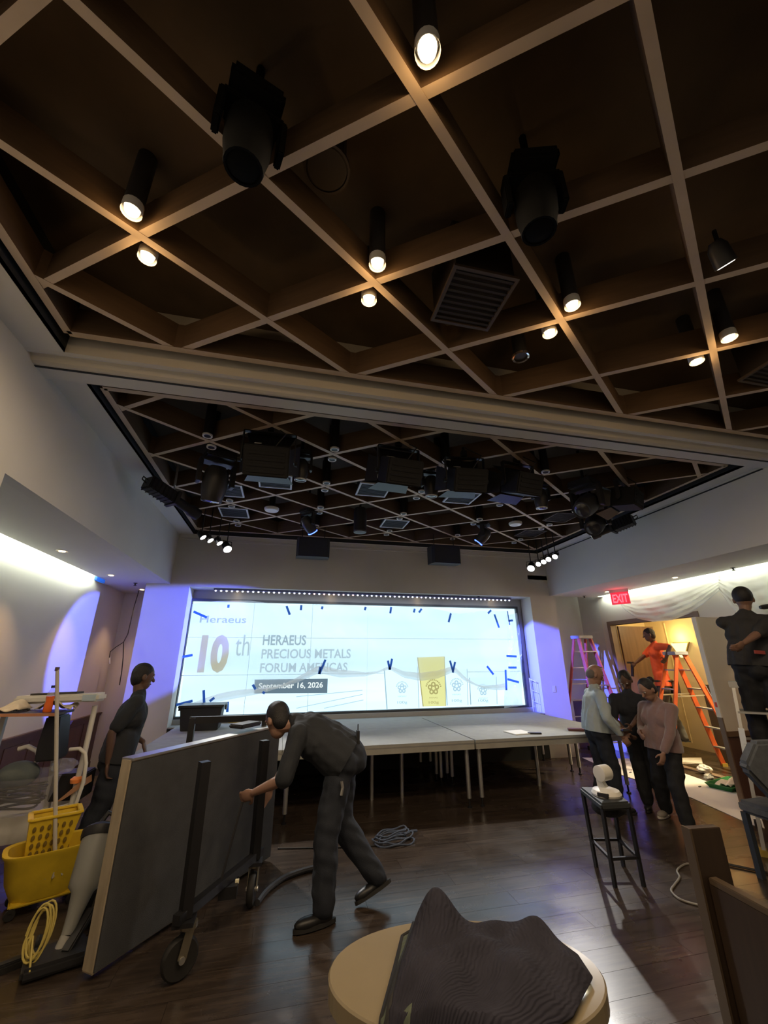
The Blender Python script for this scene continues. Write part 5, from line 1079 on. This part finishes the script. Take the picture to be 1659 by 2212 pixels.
# framed sign leaning in the recess right corner
o = thing('glass_rack', 'thin white metal rack leaning in the right corner of the screen recess', 'rack', (4.93, 7.95, ST))
MB().tube([(0, 0.05, 0), (0.0, 0.05, 0.62)], 0.012, 8).tube([(0.0, -0.16, 0), (0.0, -0.16, 0.58)], 0.006, 6).tube([(0, 0.05, 0.60), (0, -0.16, 0.56)], 0.010, 6).tube([(0, 0.05, 0.20), (0, -0.16, 0.18)], 0.005, 6).tube([(0, 0.05, 0.40), (0, -0.16, 0.37)], 0.005, 6).build('tube_frame', M_white, o, smooth=True)
# cable hanging from the left soffit, blue tape at the cove end
P = [AY(x, y, 8.6) for x, y in ((299, 1253), (299, 1280), (290, 1310), (283, 1340), (276, 1370), (267, 1387))]
o = MB().tube([Vector((P[0].x, P[0].y, ZS))]+P+[AY(x, y, 8.6) for x, y in ((266, 1420), (263, 1450), (258, 1480))], 0.008, 6).tube([P[-1], AY(250, 1398, 8.6), AY(238, 1408, 8.6), AY(236, 1422, 8.6)], 0.007, 6).build('hanging_cable', M_cordd, smooth=True); tag(o, 'thin forked cable dangling from the left soffit', 'cable')
o = MB().tube([AY(236, 1421, 8.6), AY(237, 1434, 8.6)], 0.014, 8).build('cable_plug', M_white); tag(o, 'small white plug at the end of the dangling cable', 'plug')
o = MB().box(-0.02, 0.02, -0.15, 0.15, -0.03, 0.03).build('tape_flag', M_tape); o.location = (-3.02, 7.42, ZS-0.02); tag(o, 'blue tape flag at the far end of the left cove', 'tape')
o = MB().prism([(5.72, 8.355, 2.52), (6.0, 8.355, 2.60), (6.0, 8.355, 2.55), (5.72, 8.355, 2.47)], (0, 0.004, 0)).prism([(5.97, 8.355, 2.56), (6.01, 8.355, 2.56), (6.03, 8.355, 2.08), (5.99, 8.355, 2.08)], (0, 0.004, 0)).build('tape_edge', M_tape); tag(o, 'blue tape masking the corner of the grey door in the alcove', 'tape')
# ---------------------------------------------------------------- people
def blob(name, mb, m, parent, voxel=0.012, smooth=5, fold=0.0, seed=0, cut=None):
    """union of overlapping closed shapes as one continuous smooth surface"""
    me = mb.mesh(name+'_src'); tmp = bpy.data.objects.new(name+'_src', me); C.objects.link(tmp)
    r = tmp.modifiers.new('r', 'REMESH'); r.mode = 'VOXEL'; r.voxel_size = voxel
    s = tmp.modifiers.new('s', 'SMOOTH'); s.iterations = smooth; s.factor = 0.5
    dg = bpy.context.evaluated_depsgraph_get(); out = bpy.data.meshes.new_from_object(tmp.evaluated_get(dg))
    bpy.data.objects.remove(tmp); bpy.data.meshes.remove(me)
    out.name = name; out.materials.clear(); out.materials.append(m)
    out.polygons.foreach_set('use_smooth', [True]*len(out.polygons))
    if fold:
        n = len(out.vertices); co = np.empty(n*3); out.vertices.foreach_get('co', co); co = co.reshape(-1, 3)
        no = np.empty(n*3); out.vertices.foreach_get('normal', no); no = no.reshape(-1, 3)
        rr = np.random.default_rng(seed); d = np.zeros(n)
        for k in range(7):
            w = rr.normal(size=3)*(22+9*k)*np.array([1, 1, 0.75]); d += np.sin(co @ w+rr.random()*6)/(1+0.5*k)
        co = co+no*(d[:, None]*fold*0.45); out.vertices.foreach_set('co', co.ravel()); out.update()
    if cut:
        bm = bmesh.new(); bm.from_mesh(out)
        bmesh.ops.bisect_plane(bm, geom=list(bm.verts)+list(bm.edges)+list(bm.faces), plane_co=cut[0], plane_no=cut[1], clear_outer=True); bm.to_mesh(out); bm.free()
    o = bpy.data.objects.new(name, out); C.objects.link(o); o.parent = parent; return o
SKIN_D = mat('skin_dark', (0.11, 0.060, 0.042), 0.55); SKIN_M = mat('skin_medium', (0.30, 0.17, 0.12), 0.55); SKIN_B = mat('skin_brown', (0.19, 0.105, 0.072), 0.55)
HAIR = mat('hair_black', (0.010, 0.009, 0.010), 0.6, bump=0.5, bscale=150)
EYEW = mat('eye_white', (0.55, 0.52, 0.48), 0.3); LIP = mat('lips', (0.16, 0.06, 0.05), 0.5)
def ik(a, b, l1, l2, pole):
    a, b, pole = Vector(a), Vector(b), Vector(pole); d = b-a; L = min(d.length, (l1+l2)*0.999); u = d.normalized()
    x = (l1*l1-l2*l2+L*L)/(2*L); h = math.sqrt(max(l1*l1-x*x, 0)); p = pole-u*pole.dot(u)
    if p.length < 1e-4: p = Vector((0, 1, 0))
    return a+u*x+p.normalized()*h
def person(label, pelvis, chest, head, look, lat, hands, feet, toes, skin, top, legs, shoe, top_sleeve=0.55, hair='short', s=1.0, epole=None, kpole=None, ankle_up=None, curl=(0.5, 0.5), girth=1.0, tucked=False, fdir=None, handn=None, long_top=0.0, bent=None):
    """pelvis, chest (between the shoulders), head centre: world points; look: face direction; lat: direction of the person's right side;
    hands/feet: (left, right) wrist and ankle points; toes: (left, right) toe directions"""
    pelvis, chest, head = Vector(pelvis), Vector(chest), Vector(head); look = Vector(look).normalized(); lat = Vector(lat).normalized()
    dd = head-chest
    if dd.length > 0.225*s: chest = head-dd.normalized()*0.222*s
    base = Vector((pelvis.x, pelvis.y, min(feet[0][2], feet[1][2])-0.08*s))
    t = thing('person', label, 'person', base); B = base
    L = lambda v: Vector(v)-B
    spine = (chest-pelvis).normalized(); front = lat.cross(spine).normalized()*-1
    front = spine.cross(lat).normalized() if spine.cross(lat).dot(look) > 0 else -spine.cross(lat).normalized()
    neck = chest+spine*0.05*s; hn = (head-neck).normalized()
    sh = [chest-lat*0.195*s-spine*0.025*s, chest+lat*0.195*s-spine*0.025*s]; hp = [pelvis-lat*0.095*s-Vector((0, 0, 0.02)), pelvis+lat*0.095*s-Vector((0, 0, 0.02))]
    ep = epole or [(-lat-front*0.7), (lat-front*0.7)]
    kp = kpole or [front, front]
    UA, FA, TH, SK = 0.29*s, 0.26*s, 0.43*s, 0.42*s
    el, kn, wr, an = [], [], [], []
    for i in (0, 1):
        w = Vector(hands[i]); d = w-sh[i]; w = sh[i]+d.normalized()*min(d.length, (UA+FA)*0.995); wr.append(w); el.append(ik(sh[i], w, UA, FA, ep[i]))
        a = Vector(feet[i]); an.append(a); dl = (a-hp[i]).length*(1.0 if i != bent else 1.07); kn.append(ik(hp[i], a, dl*0.508, dl*0.498, kp[i]))
    # --- body: head, neck, trunk core, arms, hands with fingers: one surface
    hx = look.cross(Vector((0, 0, 1))).normalized(); hz = hx.cross(look).normalized()
    HM = Matrix((hx, look, hz)).transposed()
    hs = s*1.06
    mb = MB().ell(L(head+hz*0.02*hs), (0.076*hs, 0.095*hs, 0.108*hs), 20, 14, HM)
    mb.ell(L(head+look*0.022*hs-hz*0.055*hs), (0.056*hs, 0.066*hs, 0.066*hs), 16, 10, HM)
    mb.caps(L(head+look*0.088*hs+hz*0.012*hs), 0.010*hs, L(head+look*0.106*hs-hz*0.022*hs), 0.015*hs, 8)
    for sd in (-1, 1):
        mb.ell(L(head+hx*sd*0.080*hs-look*0.005*hs-hz*0.002*hs), (0.012*hs, 0.020*hs, 0.032*hs), 10, 8, HM)
        mb.ell(L(head+hx*sd*0.03*hs+look*0.083*hs+hz*0.034*hs), (0.026*hs, 0.014*hs, 0.008*hs), 8, 6, HM)
    mb.caps(L(head-hz*0.05*hs-look*0.02*hs), 0.054*s, L(neck-spine*0.03*s), 0.054*s)
    mb.caps(L(neck-spine*0.10*s), 0.07*s, L(pelvis), 0.075*s)
    for i, sd in ((0, -1), (1, 1)):
        mb.caps(L(neck-spine*0.05*s), 0.042*s, L(sh[i]), 0.042*s)
        mb.caps(L(sh[i]), 0.046*s, L(el[i]), 0.037*s); mb.caps(L(el[i]), 0.038*s, L(el[i].lerp(wr[i], 0.35)), 0.039*s); mb.caps(L(el[i].lerp(wr[i], 0.35)), 0.039*s, L(wr[i]), 0.024*s)
        fd = (wr[i]-el[i]).normalized() if not fdir or fdir[i] is None else Vector(fdir[i]).normalized()
        hnrm = Vector(handn[i]) if handn and handn[i] is not None else -lat*sd
        pn = (hnrm-fd*hnrm.dot(fd)); pn = pn.normalized() if pn.length > 1e-3 else fd.cross(Vector((0, 0, 1))).normalized()      # palm faces pn
        ac = fd.cross(pn).normalized(); ac = ac if (ac.dot(front) > 0) else -ac                                           # towards the thumb side
        pc = wr[i]+fd*0.05*s
        PMx = Matrix((ac, fd, pn)).transposed()
        mb.ell(L(pc), (0.042*s, 0.055*s, 0.017*s), 14, 10, PMx)
        cu = curl[i]
        for k, (off, ln) in enumerate(((0.029, 0.072), (0.010, 0.082), (-0.010, 0.076), (-0.029, 0.060))):
            b0 = wr[i]+fd*0.088*s+ac*off*s; a1 = cu*0.7; a2 = a1+cu*1.0; a3 = a2+cu*0.7
            d1 = fd*math.cos(a1)+pn*math.sin(a1); d2 = fd*math.cos(a2)+pn*math.sin(a2); d3 = fd*math.cos(a3)+pn*math.sin(a3)
            q1 = b0+d1*ln*0.45*s; q2 = q1+d2*ln*0.33*s; q3 = q2+d3*ln*0.24*s
            mb.caps(L(b0-fd*0.02*s), 0.0095*s, L(q1), 0.009*s, 8).caps(L(q1), 0.009*s, L(q2), 0.0082*s, 8).caps(L(q2), 0.0082*s, L(q3), 0.007*s, 8)
        t0 = wr[i]+fd*0.028*s+ac*0.030*s+pn*0.004*s; t1 = t0+(fd*0.55+ac*0.7+pn*0.35).normalized()*0.042*s; t2 = t1+(fd*0.85+ac*0.2+pn*0.45).normalized()*0.034*s
        mb.caps(L(t0), 0.014*s, L(t1), 0.0105*s, 8).caps(L(t1), 0.0105*s, L(t2), 0.0085*s, 8)
    body = blob('body', mb, skin, t, 0.0065, 3)
    for sd in (-1, 1):
        MB().ell(L(head+hx*sd*0.031*hs+look*0.084*hs+hz*0.018*hs), (0.014*hs, 0.010*hs, 0.009*hs), 10, 8, HM).build('eye', EYEW, t, smooth=True)
        MB().ell(L(head+hx*sd*0.031*hs+look*0.093*hs+hz*0.018*hs), (0.006*hs, 0.003*hs, 0.006*hs), 8, 6, HM).build('iris', HAIR, t, smooth=True)
    MB().ell(L(head+look*0.086*hs-hz*0.055*hs), (0.024*hs, 0.008*hs, 0.008*hs), 10, 8, HM).build('mouth', LIP, t, smooth=True)
    # --- hair
    hb = MB()
    if hair in ('short', 'bun'):
        hb.ell(L(head+hz*0.040*hs-look*0.016*hs), (0.084*hs, 0.098*hs, 0.098*hs), 18, 12, HM).ell(L(head-look*0.045*hs-hz*0.005*hs), (0.078*hs, 0.062*hs, 0.085*hs), 16, 10, HM)
        if hair == 'bun': hb.ell(L(head-look*0.125*hs+hz*0.055*hs), (0.042*hs, 0.042*hs, 0.042*hs), 14, 10, HM).ell(L(head-look*0.07*hs-hz*0.03*hs), (0.07*hs, 0.05*hs, 0.06*hs), 14, 10, HM)
    elif hair == 'thin':
        hb.ell(L(head-look*0.04*hs-hz*0.0*hs), (0.082*hs, 0.064*hs, 0.07*hs), 16, 10, HM)
    elif hair == 'beanie':
        hb.ell(L(head+hz*0.045*hs-look*0.008*hs), (0.088*hs, 0.105*hs, 0.100*hs), 18, 12, HM)
    hmesh = blob('hair' if hair != 'beanie' else 'knit_cap', hb, HAIR if hair != 'thin' else mat('hair_grey', (0.14, 0.12, 0.11), 0.8), t, 0.009, 2, 0.003 if hair == 'short' else 0.0, 3)
    # --- upper garment
    g = girth; mb = MB()
    mb.caps(L(pelvis+spine*0.00), 0.13*s*g, L(pelvis+spine*0.17*s), 0.13*s*g, 14); mb.caps(L(pelvis+spine*0.12*s), 0.13*s*g, L(chest-spine*0.12*s), 0.135*s*(0.5+0.5*g), 14)
    for sd in (-1, 1):
        mb.caps(L(chest+lat*sd*0.085*s-spine*0.15*s+front*0.015*s), 0.122*s*(0.5+0.5*g), L(chest+lat*sd*0.105*s-spine*0.05*s), 0.088*s, 12)
        mb.caps(L(pelvis+lat*sd*0.085*s-spine*(long_top+0.03*s)), 0.126*s*g, L(pelvis+lat*sd*0.07*s+spine*0.14*s), 0.122*s*g, 12)
    mb.caps(L(neck-spine*0.02*s-lat*0.05*s), 0.056*s, L(neck-spine*0.02*s+lat*0.05*s), 0.056*s); mb.caps(L(neck-spine*0.03*s), 0.074*s, L(neck+hn*0.018*s), 0.064*s)
    for i in (0, 1):
        mb.caps(L(neck-spine*0.04*s), 0.058*s, L(sh[i]), 0.070*s); 
        if top_sleeve <= 1: mb.caps(L(sh[i]), 0.074*s, L(sh[i].lerp(el[i], min(1, top_sleeve*1.3))), 0.066*s)
        else:
            mb.caps(L(sh[i]), 0.074*s, L(el[i]), 0.060*s); mb.caps(L(el[i]), 0.060*s, L(el[i].lerp(wr[i], top_sleeve-1)), 0.044*s)
    blob('shirt', mb, top, t, 0.012, 5, 0.007, 5, cut=(L(pelvis-spine*(0.035*s+long_top)), -spine))
    # --- trousers
    mb = MB(); mb.caps(L(hp[0]), 0.100*s*g, L(hp[1]), 0.100*s*g, 14).caps(L(pelvis-spine*0.05*s-front*0.02*s), 0.105*s*g, L(pelvis+spine*0.0*s), 0.10*s*g, 14)
    for i in (0, 1):
        mb.caps(L(hp[i]), 0.108*s, L(kn[i]), 0.090*s, 12).caps(L(kn[i]), 0.090*s, L(kn[i].lerp(an[i], 0.35)), 0.088*s, 12).caps(L(kn[i].lerp(an[i], 0.35)), 0.088*s, L(an[i]+(kn[i]-an[i]).normalized()*0.01), 0.074*s, 12)
    blob('trousers', mb, legs, t, 0.013, 5, 0.008, 9)
    for i in (0, 1):
        td_ = Vector(toes[i]).normalized(); upv = (kn[i]-an[i]).normalized(); upv = (upv-td_*upv.dot(td_)).normalized(); sd_ = td_.cross(upv)
        FMx = Matrix((sd_, td_, upv)).transposed(); a = an[i]-upv*0.035*s
        mb = MB().ell(L(a+td_*0.10*s-upv*0.012*s), (0.046*s, 0.095*s, 0.036*s), 16, 10, FMx).ell(L(a-td_*0.005*s), (0.040*s, 0.065*s, 0.055*s), 14, 10, FMx).caps(L(a+upv*0.0), 0.042*s, L(an[i]+upv*0.03*s), 0.045*s)
        sh_ = blob('shoe', mb, shoe[0], t, 0.009, 3)
        mb = MB(); n = 18
        ol = [(0.046*s*math.cos(2*PI*k/n)*(0.9+0.1*math.sin(2*PI*k/n)), 0.145*s*math.sin(2*PI*k/n)+0.055*s) for k in range(n)]
        mb.prism([L(a+sd_*x+td_*y-upv*0.045*s) for x, y in ol], -(-upv*0.022*s)).build('sole', shoe[1], sh_)
    return t, dict(sh=sh, el=el, wr=wr, an=an, kn=kn, front=front, lat=lat, head=head, look=look, hx=hx, hz=hz, L=L, pelvis=pelvis, spine=spine, hp=hp)
BLK = mat('shirt_black', (0.017, 0.020, 0.026), 0.85, bump=0.2, bscale=180); NAVY = mat('trousers_navy', (0.014, 0.018, 0.028), 0.85, bump=0.2, bscale=180)
BLK2 = mat('trousers_black', (0.012, 0.013, 0.016), 0.85, bump=0.2, bscale=180)
SH_B = (mat('shoe_black', (0.010, 0.010, 0.011), 0.4), M_rubber); SH_G = (mat('shoe_grey', (0.30, 0.27, 0.23), 0.7), mat('sole_pale', (0.55, 0.52, 0.46), 0.7))
def W(x, y, Y): return AY(x, y, Y)
# man in black at the left corner of the stage, hand on the deck
Yl = 5.32
person('man in black polo and dark trousers resting a hand on the stage corner', W(252, 1632, Yl), W(292, 1533, Yl+0.02), W(309, 1463, Yl+0.05), (0.85, 0.45, -0.15), (0.25, -0.95, 0.1),
       (W(309, 1602, 5.56), W(233, 1648, Yl-0.22)), ((-1.80, 5.42, 0.085), (-1.76, 5.14, 0.085)), ((0.5, 0.8, 0), (0.7, 0.6, 0)), SKIN_D, BLK, NAVY, SH_B, 0.62, 'short', 1.06,
       epole=[(-0.6, 0.2, 0.2), (-0.8, -0.5, 0.0)], girth=1.15, curl=(0.25, 0.6), fdir=[(0.35, 0.1, -0.9), None], handn=[(-0.6, 0, -0.3), (0.9, 0.2, 0)])
# man bending over the trolley, walking to the left
Yb_ = 3.90
tb_, J = person('man in dark clothes bending over the trolley of panels, seen from behind', W(742, 1632, Yb_), W(652, 1566, Yb_+0.08), W(600, 1556, Yb_+0.14), (-0.55, 0.70, -0.50), (0.28, 0.95, 0.12),
       (W(548, 1712, 3.80), W(585, 1705, 4.12)), ((0.40, 3.66, 0.09), (0.83, 3.86, 0.16)), ((-0.95, -0.25, 0.0), (-0.93, -0.15, -0.32)), SKIN_M, BLK, NAVY, SH_B, 0.75, 'short', 1.08,
       epole=[(0.3, -0.6, -0.5), (0.2, 0.6, -0.5)], kpole=[(-0.9, -0.2, 0.2), (-0.8, 0.1, 0.1)], girth=1.30, curl=(0.6, 0.6), bent=1)
MB().box(-0.012, 0.012, -0.03, 0.03, -0.05, 0.05).tube([(0, 0, 0.05), (0.0, 0, 0.10)], 0.005, 6).build('belt_radio', M_blackp, tb_, bevel=0.003).location = J['L'](W(773, 1592, Yb_-0.06))
MB().tube([J['L'](W(738, 1688, Yb_-0.26)), J['L'](W(740, 1702, Yb_-0.26)), J['L'](W(737, 1718, Yb_-0.26))], 0.012, 6).build('key_bunch', M_alu, tb_)
# three people conferring right of the stage
Yw = 5.12
t_, J = person('grey-haired man in a pale blue shirt standing beside the stage', W(1290, 1572, Yw), W(1284, 1512, Yw), W(1284, 1458, Yw), (0.80, -0.35, -0.35), (-0.35, -0.93, 0.0),
       (W(1352, 1588, Yw-0.28), W(1345, 1592, Yw-0.36)), ((4.0, 5.22, 0.085), (4.06, 5.0, 0.085)), ((0.8, -0.4, 0), (0.8, -0.4, 0)), SKIN_M, mat('shirt_pale_blue', (0.36, 0.42, 0.44), 0.8, bump=0.15, bscale=160), NAVY, SH_B, 1.8, 'thin', 1.02,
       epole=[(-0.5, 0.6, -0.6), (-0.6, -0.6, -0.6)], girth=1.28, curl=(0.7, 0.7))
gl = MB()
for sd in (-1, 1): gl.tube([J['L'](J['head']+J['look']*0.045+J['hz']*0.125+J['hx']*sd*(0.035+0.022*math.cos(a*PI/5))+J['look']*0.018*math.sin(a*PI/5)) for a in range(11)], 0.003, 5)
gl.tube([J['L'](J['head']+J['look']*0.05+J['hz']*0.128-J['hx']*0.06), J['L'](J['head']-J['look']*0.05+J['hz']*0.085-J['hx']*0.085)], 0.003, 5).build('glasses', M_blackp, t_)
MB().ell(J['L'](J['head']+J['look']*0.055-J['hz']*0.085), (0.045, 0.035, 0.035), 12, 8).build('beard', mat('grey_beard', (0.22, 0.19, 0.17), 0.9), t_, smooth=True)
o = MB().bar(W(1340, 1578, Yw-0.40), W(1356, 1576, Yw-0.40), 0.08, 0.01).build('mobile_phone', mat('phone_dark', (0.05, 0.05, 0.05), 0.2)); tag(o, 'phone held between the three people beside the stage', 'phone')
Yd = 5.04
person('man in a dark polo standing between the pale-shirted man and the woman', W(1378, 1578, Yd), W(1362, 1518, Yd), W(1351, 1470, Yd), (-0.65, -0.45, -0.55), (-0.75, 0.65, 0.0),
       (W(1362, 1572, Yd-0.25), W(1352, 1580, Yd-0.16)), ((4.66, 4.92, 0.085), (4.52, 5.02, 0.085)), ((-0.7, -0.6, 0), (-0.7, -0.6, 0)), SKIN_D, mat('polo_navy', (0.014, 0.016, 0.024), 0.85), BLK2, SH_B, 0.7, 'short', 0.94)
Yf = 4.48
person('woman in a dusty pink sweater and black trousers looking down', W(1433, 1612, Yf), W(1428, 1538, Yf), W(1398, 1490, Yf-0.02), (-0.85, -0.05, -0.5), (-0.1, 0.99, 0.0),
       (W(1428, 1655, Yf-0.22), W(1385, 1585, Yf+0.12)), ((4.30, 4.28, 0.085), (4.52, 4.76, 0.085)), ((-0.6, -0.55, 0), (-0.85, -0.3, 0)), SKIN_M, mat('sweater_pink', (0.235, 0.150, 0.145), 0.95, bump=0.35, bscale=160, sheen=0.6), BLK2, SH_G, 1.85, 'bun', 0.93,
       epole=[(0.6, -0.5, 0.0), (0.4, 0.5, -0.3)], girth=1.15, curl=(0.5, 0.5), fdir=[(-0.4, 0.0, -0.9), None])
# worker in orange on the ladder in the doorway, painting the wall
Yo = 6.72
t_, J = person('worker in an orange shirt on the ladder in the doorway', W(1432, 1478, Yo), W(1420, 1405, Yo+0.02), W(1402, 1372, Yo+0.03), (-0.75, 0.60, -0.15), (0.55, 0.80, 0.0),
       (W(1438, 1424, Yo-0.30), W(1372, 1433, Yo+0.25)), (W(1445, 1588, Yo), W(1478, 1592, Yo-0.1)), ((-0.6, 0.6, 0), (-0.6, 0.6, 0)), SKIN_D, mat('shirt_orange', (0.72, 0.10, 0.025), 0.8, bump=0.15, bscale=160), mat('work_trousers', (0.07, 0.065, 0.055), 0.9, var=0.3), SH_B, 0.6, 'short', 0.93,
       curl=(0.5, 1.0), fdir=[(-0.6, -0.3, -0.2), None])
MB().tube([J['L'](J['pelvis']+Vector((0.16*math.cos(a*PI/8), 0.16*math.sin(a*PI/8), 0.06))) for a in range(17)], 0.02, 6).box(0.10, 0.26, -0.10, 0.06, -0.16, 0.06, Matrix.Translation(J['L'](J['pelvis']))).build('tool_belt', mat('tool_belt', (0.03, 0.025, 0.02), 0.8), t_)
o = thing('wall_scraper', 'dark hand tool held by the worker in orange', 'tool', J['wr'][1]+Vector((-0.02, 0.06, -0.02)))
MB().bar((0, 0, 0.03), (-0.02, 0.03, -0.22), 0.05, 0.025, (1, 0, 0)).build('blade', M_blackp, o); MB().tube([(0.03, -0.02, 0.03), (-0.06, 0.06, 0.03)], 0.018, 8).build('grip', M_blackp, o)
# man in black on the ladder at the right edge
Yr_ = 3.62
t_, J = person('man in black work clothes and face mask standing on the ladder at the right edge', W(1632, 1432, Yr_), W(1612, 1350, Yr_), W(1606, 1296, Yr_), (0.70, 0.60, 0.05), (0.60, -0.75, 0.0),
       (W(1655, 1345, Yr_+0.25), W(1592, 1402, Yr_-0.2)), ((5.06, 3.86, 0.69), (5.10, 3.62, 0.69)), ((0.7, 0.6, 0), (0.7, 0.6, 0)), SKIN_B, mat('jacket_black', (0.022, 0.022, 0.024), 0.85, bump=0.2, bscale=150), BLK2, SH_B, 0.9, 'beanie', 1.02,
       epole=[(-0.2, 0.6, -0.5), (-0.8, -0.3, -0.4)], kpole=[(0.7, 0.6, 0), (0.7, 0.6, 0)], girth=1.2)
MB().tube([J['L'](J['head']+J['look']*0.02+J['hx']*0.092+J['hz']*0.03), J['L'](J['head']+J['look']*0.09+J['hx']*0.06-J['hz']*0.03), J['L'](J['head']+J['look']*0.12-J['hz']*0.04)], 0.005, 6).ell(J['L'](J['head']+J['look']*0.085-J['hz']*0.045), (0.05, 0.05, 0.045), 12, 8).build('face_mask', mat('mask_grey', (0.30, 0.30, 0.29), 0.8), t_, smooth=True)
MB().bar(J['L'](W(1630, 1408, Yr_-0.16)), J['L'](W(1652, 1410, Yr_-0.16)), 0.012, 0.035).build('red_tag', mat('red_tag', (0.35, 0.06, 0.05), 0.7), t_)
o = thing('power_tool', 'dark power tool held up by the man on the right ladder', 'tool', W(1660, 1310, Yr_+0.25))
MB().lathe([(0.02, -0.10), (0.03, -0.06), (0.03, 0.14), (0.022, 0.16)], (0, 0, 0), (0.85, -0.3, 0.1), 14).build('barrel', M_blackp, o, smooth=True); MB().bar((0.05, 0, 0), (0.05, 0.02, -0.14), 0.04, 0.035, (1, 0, 0)).build('grip', M_blackp, o)
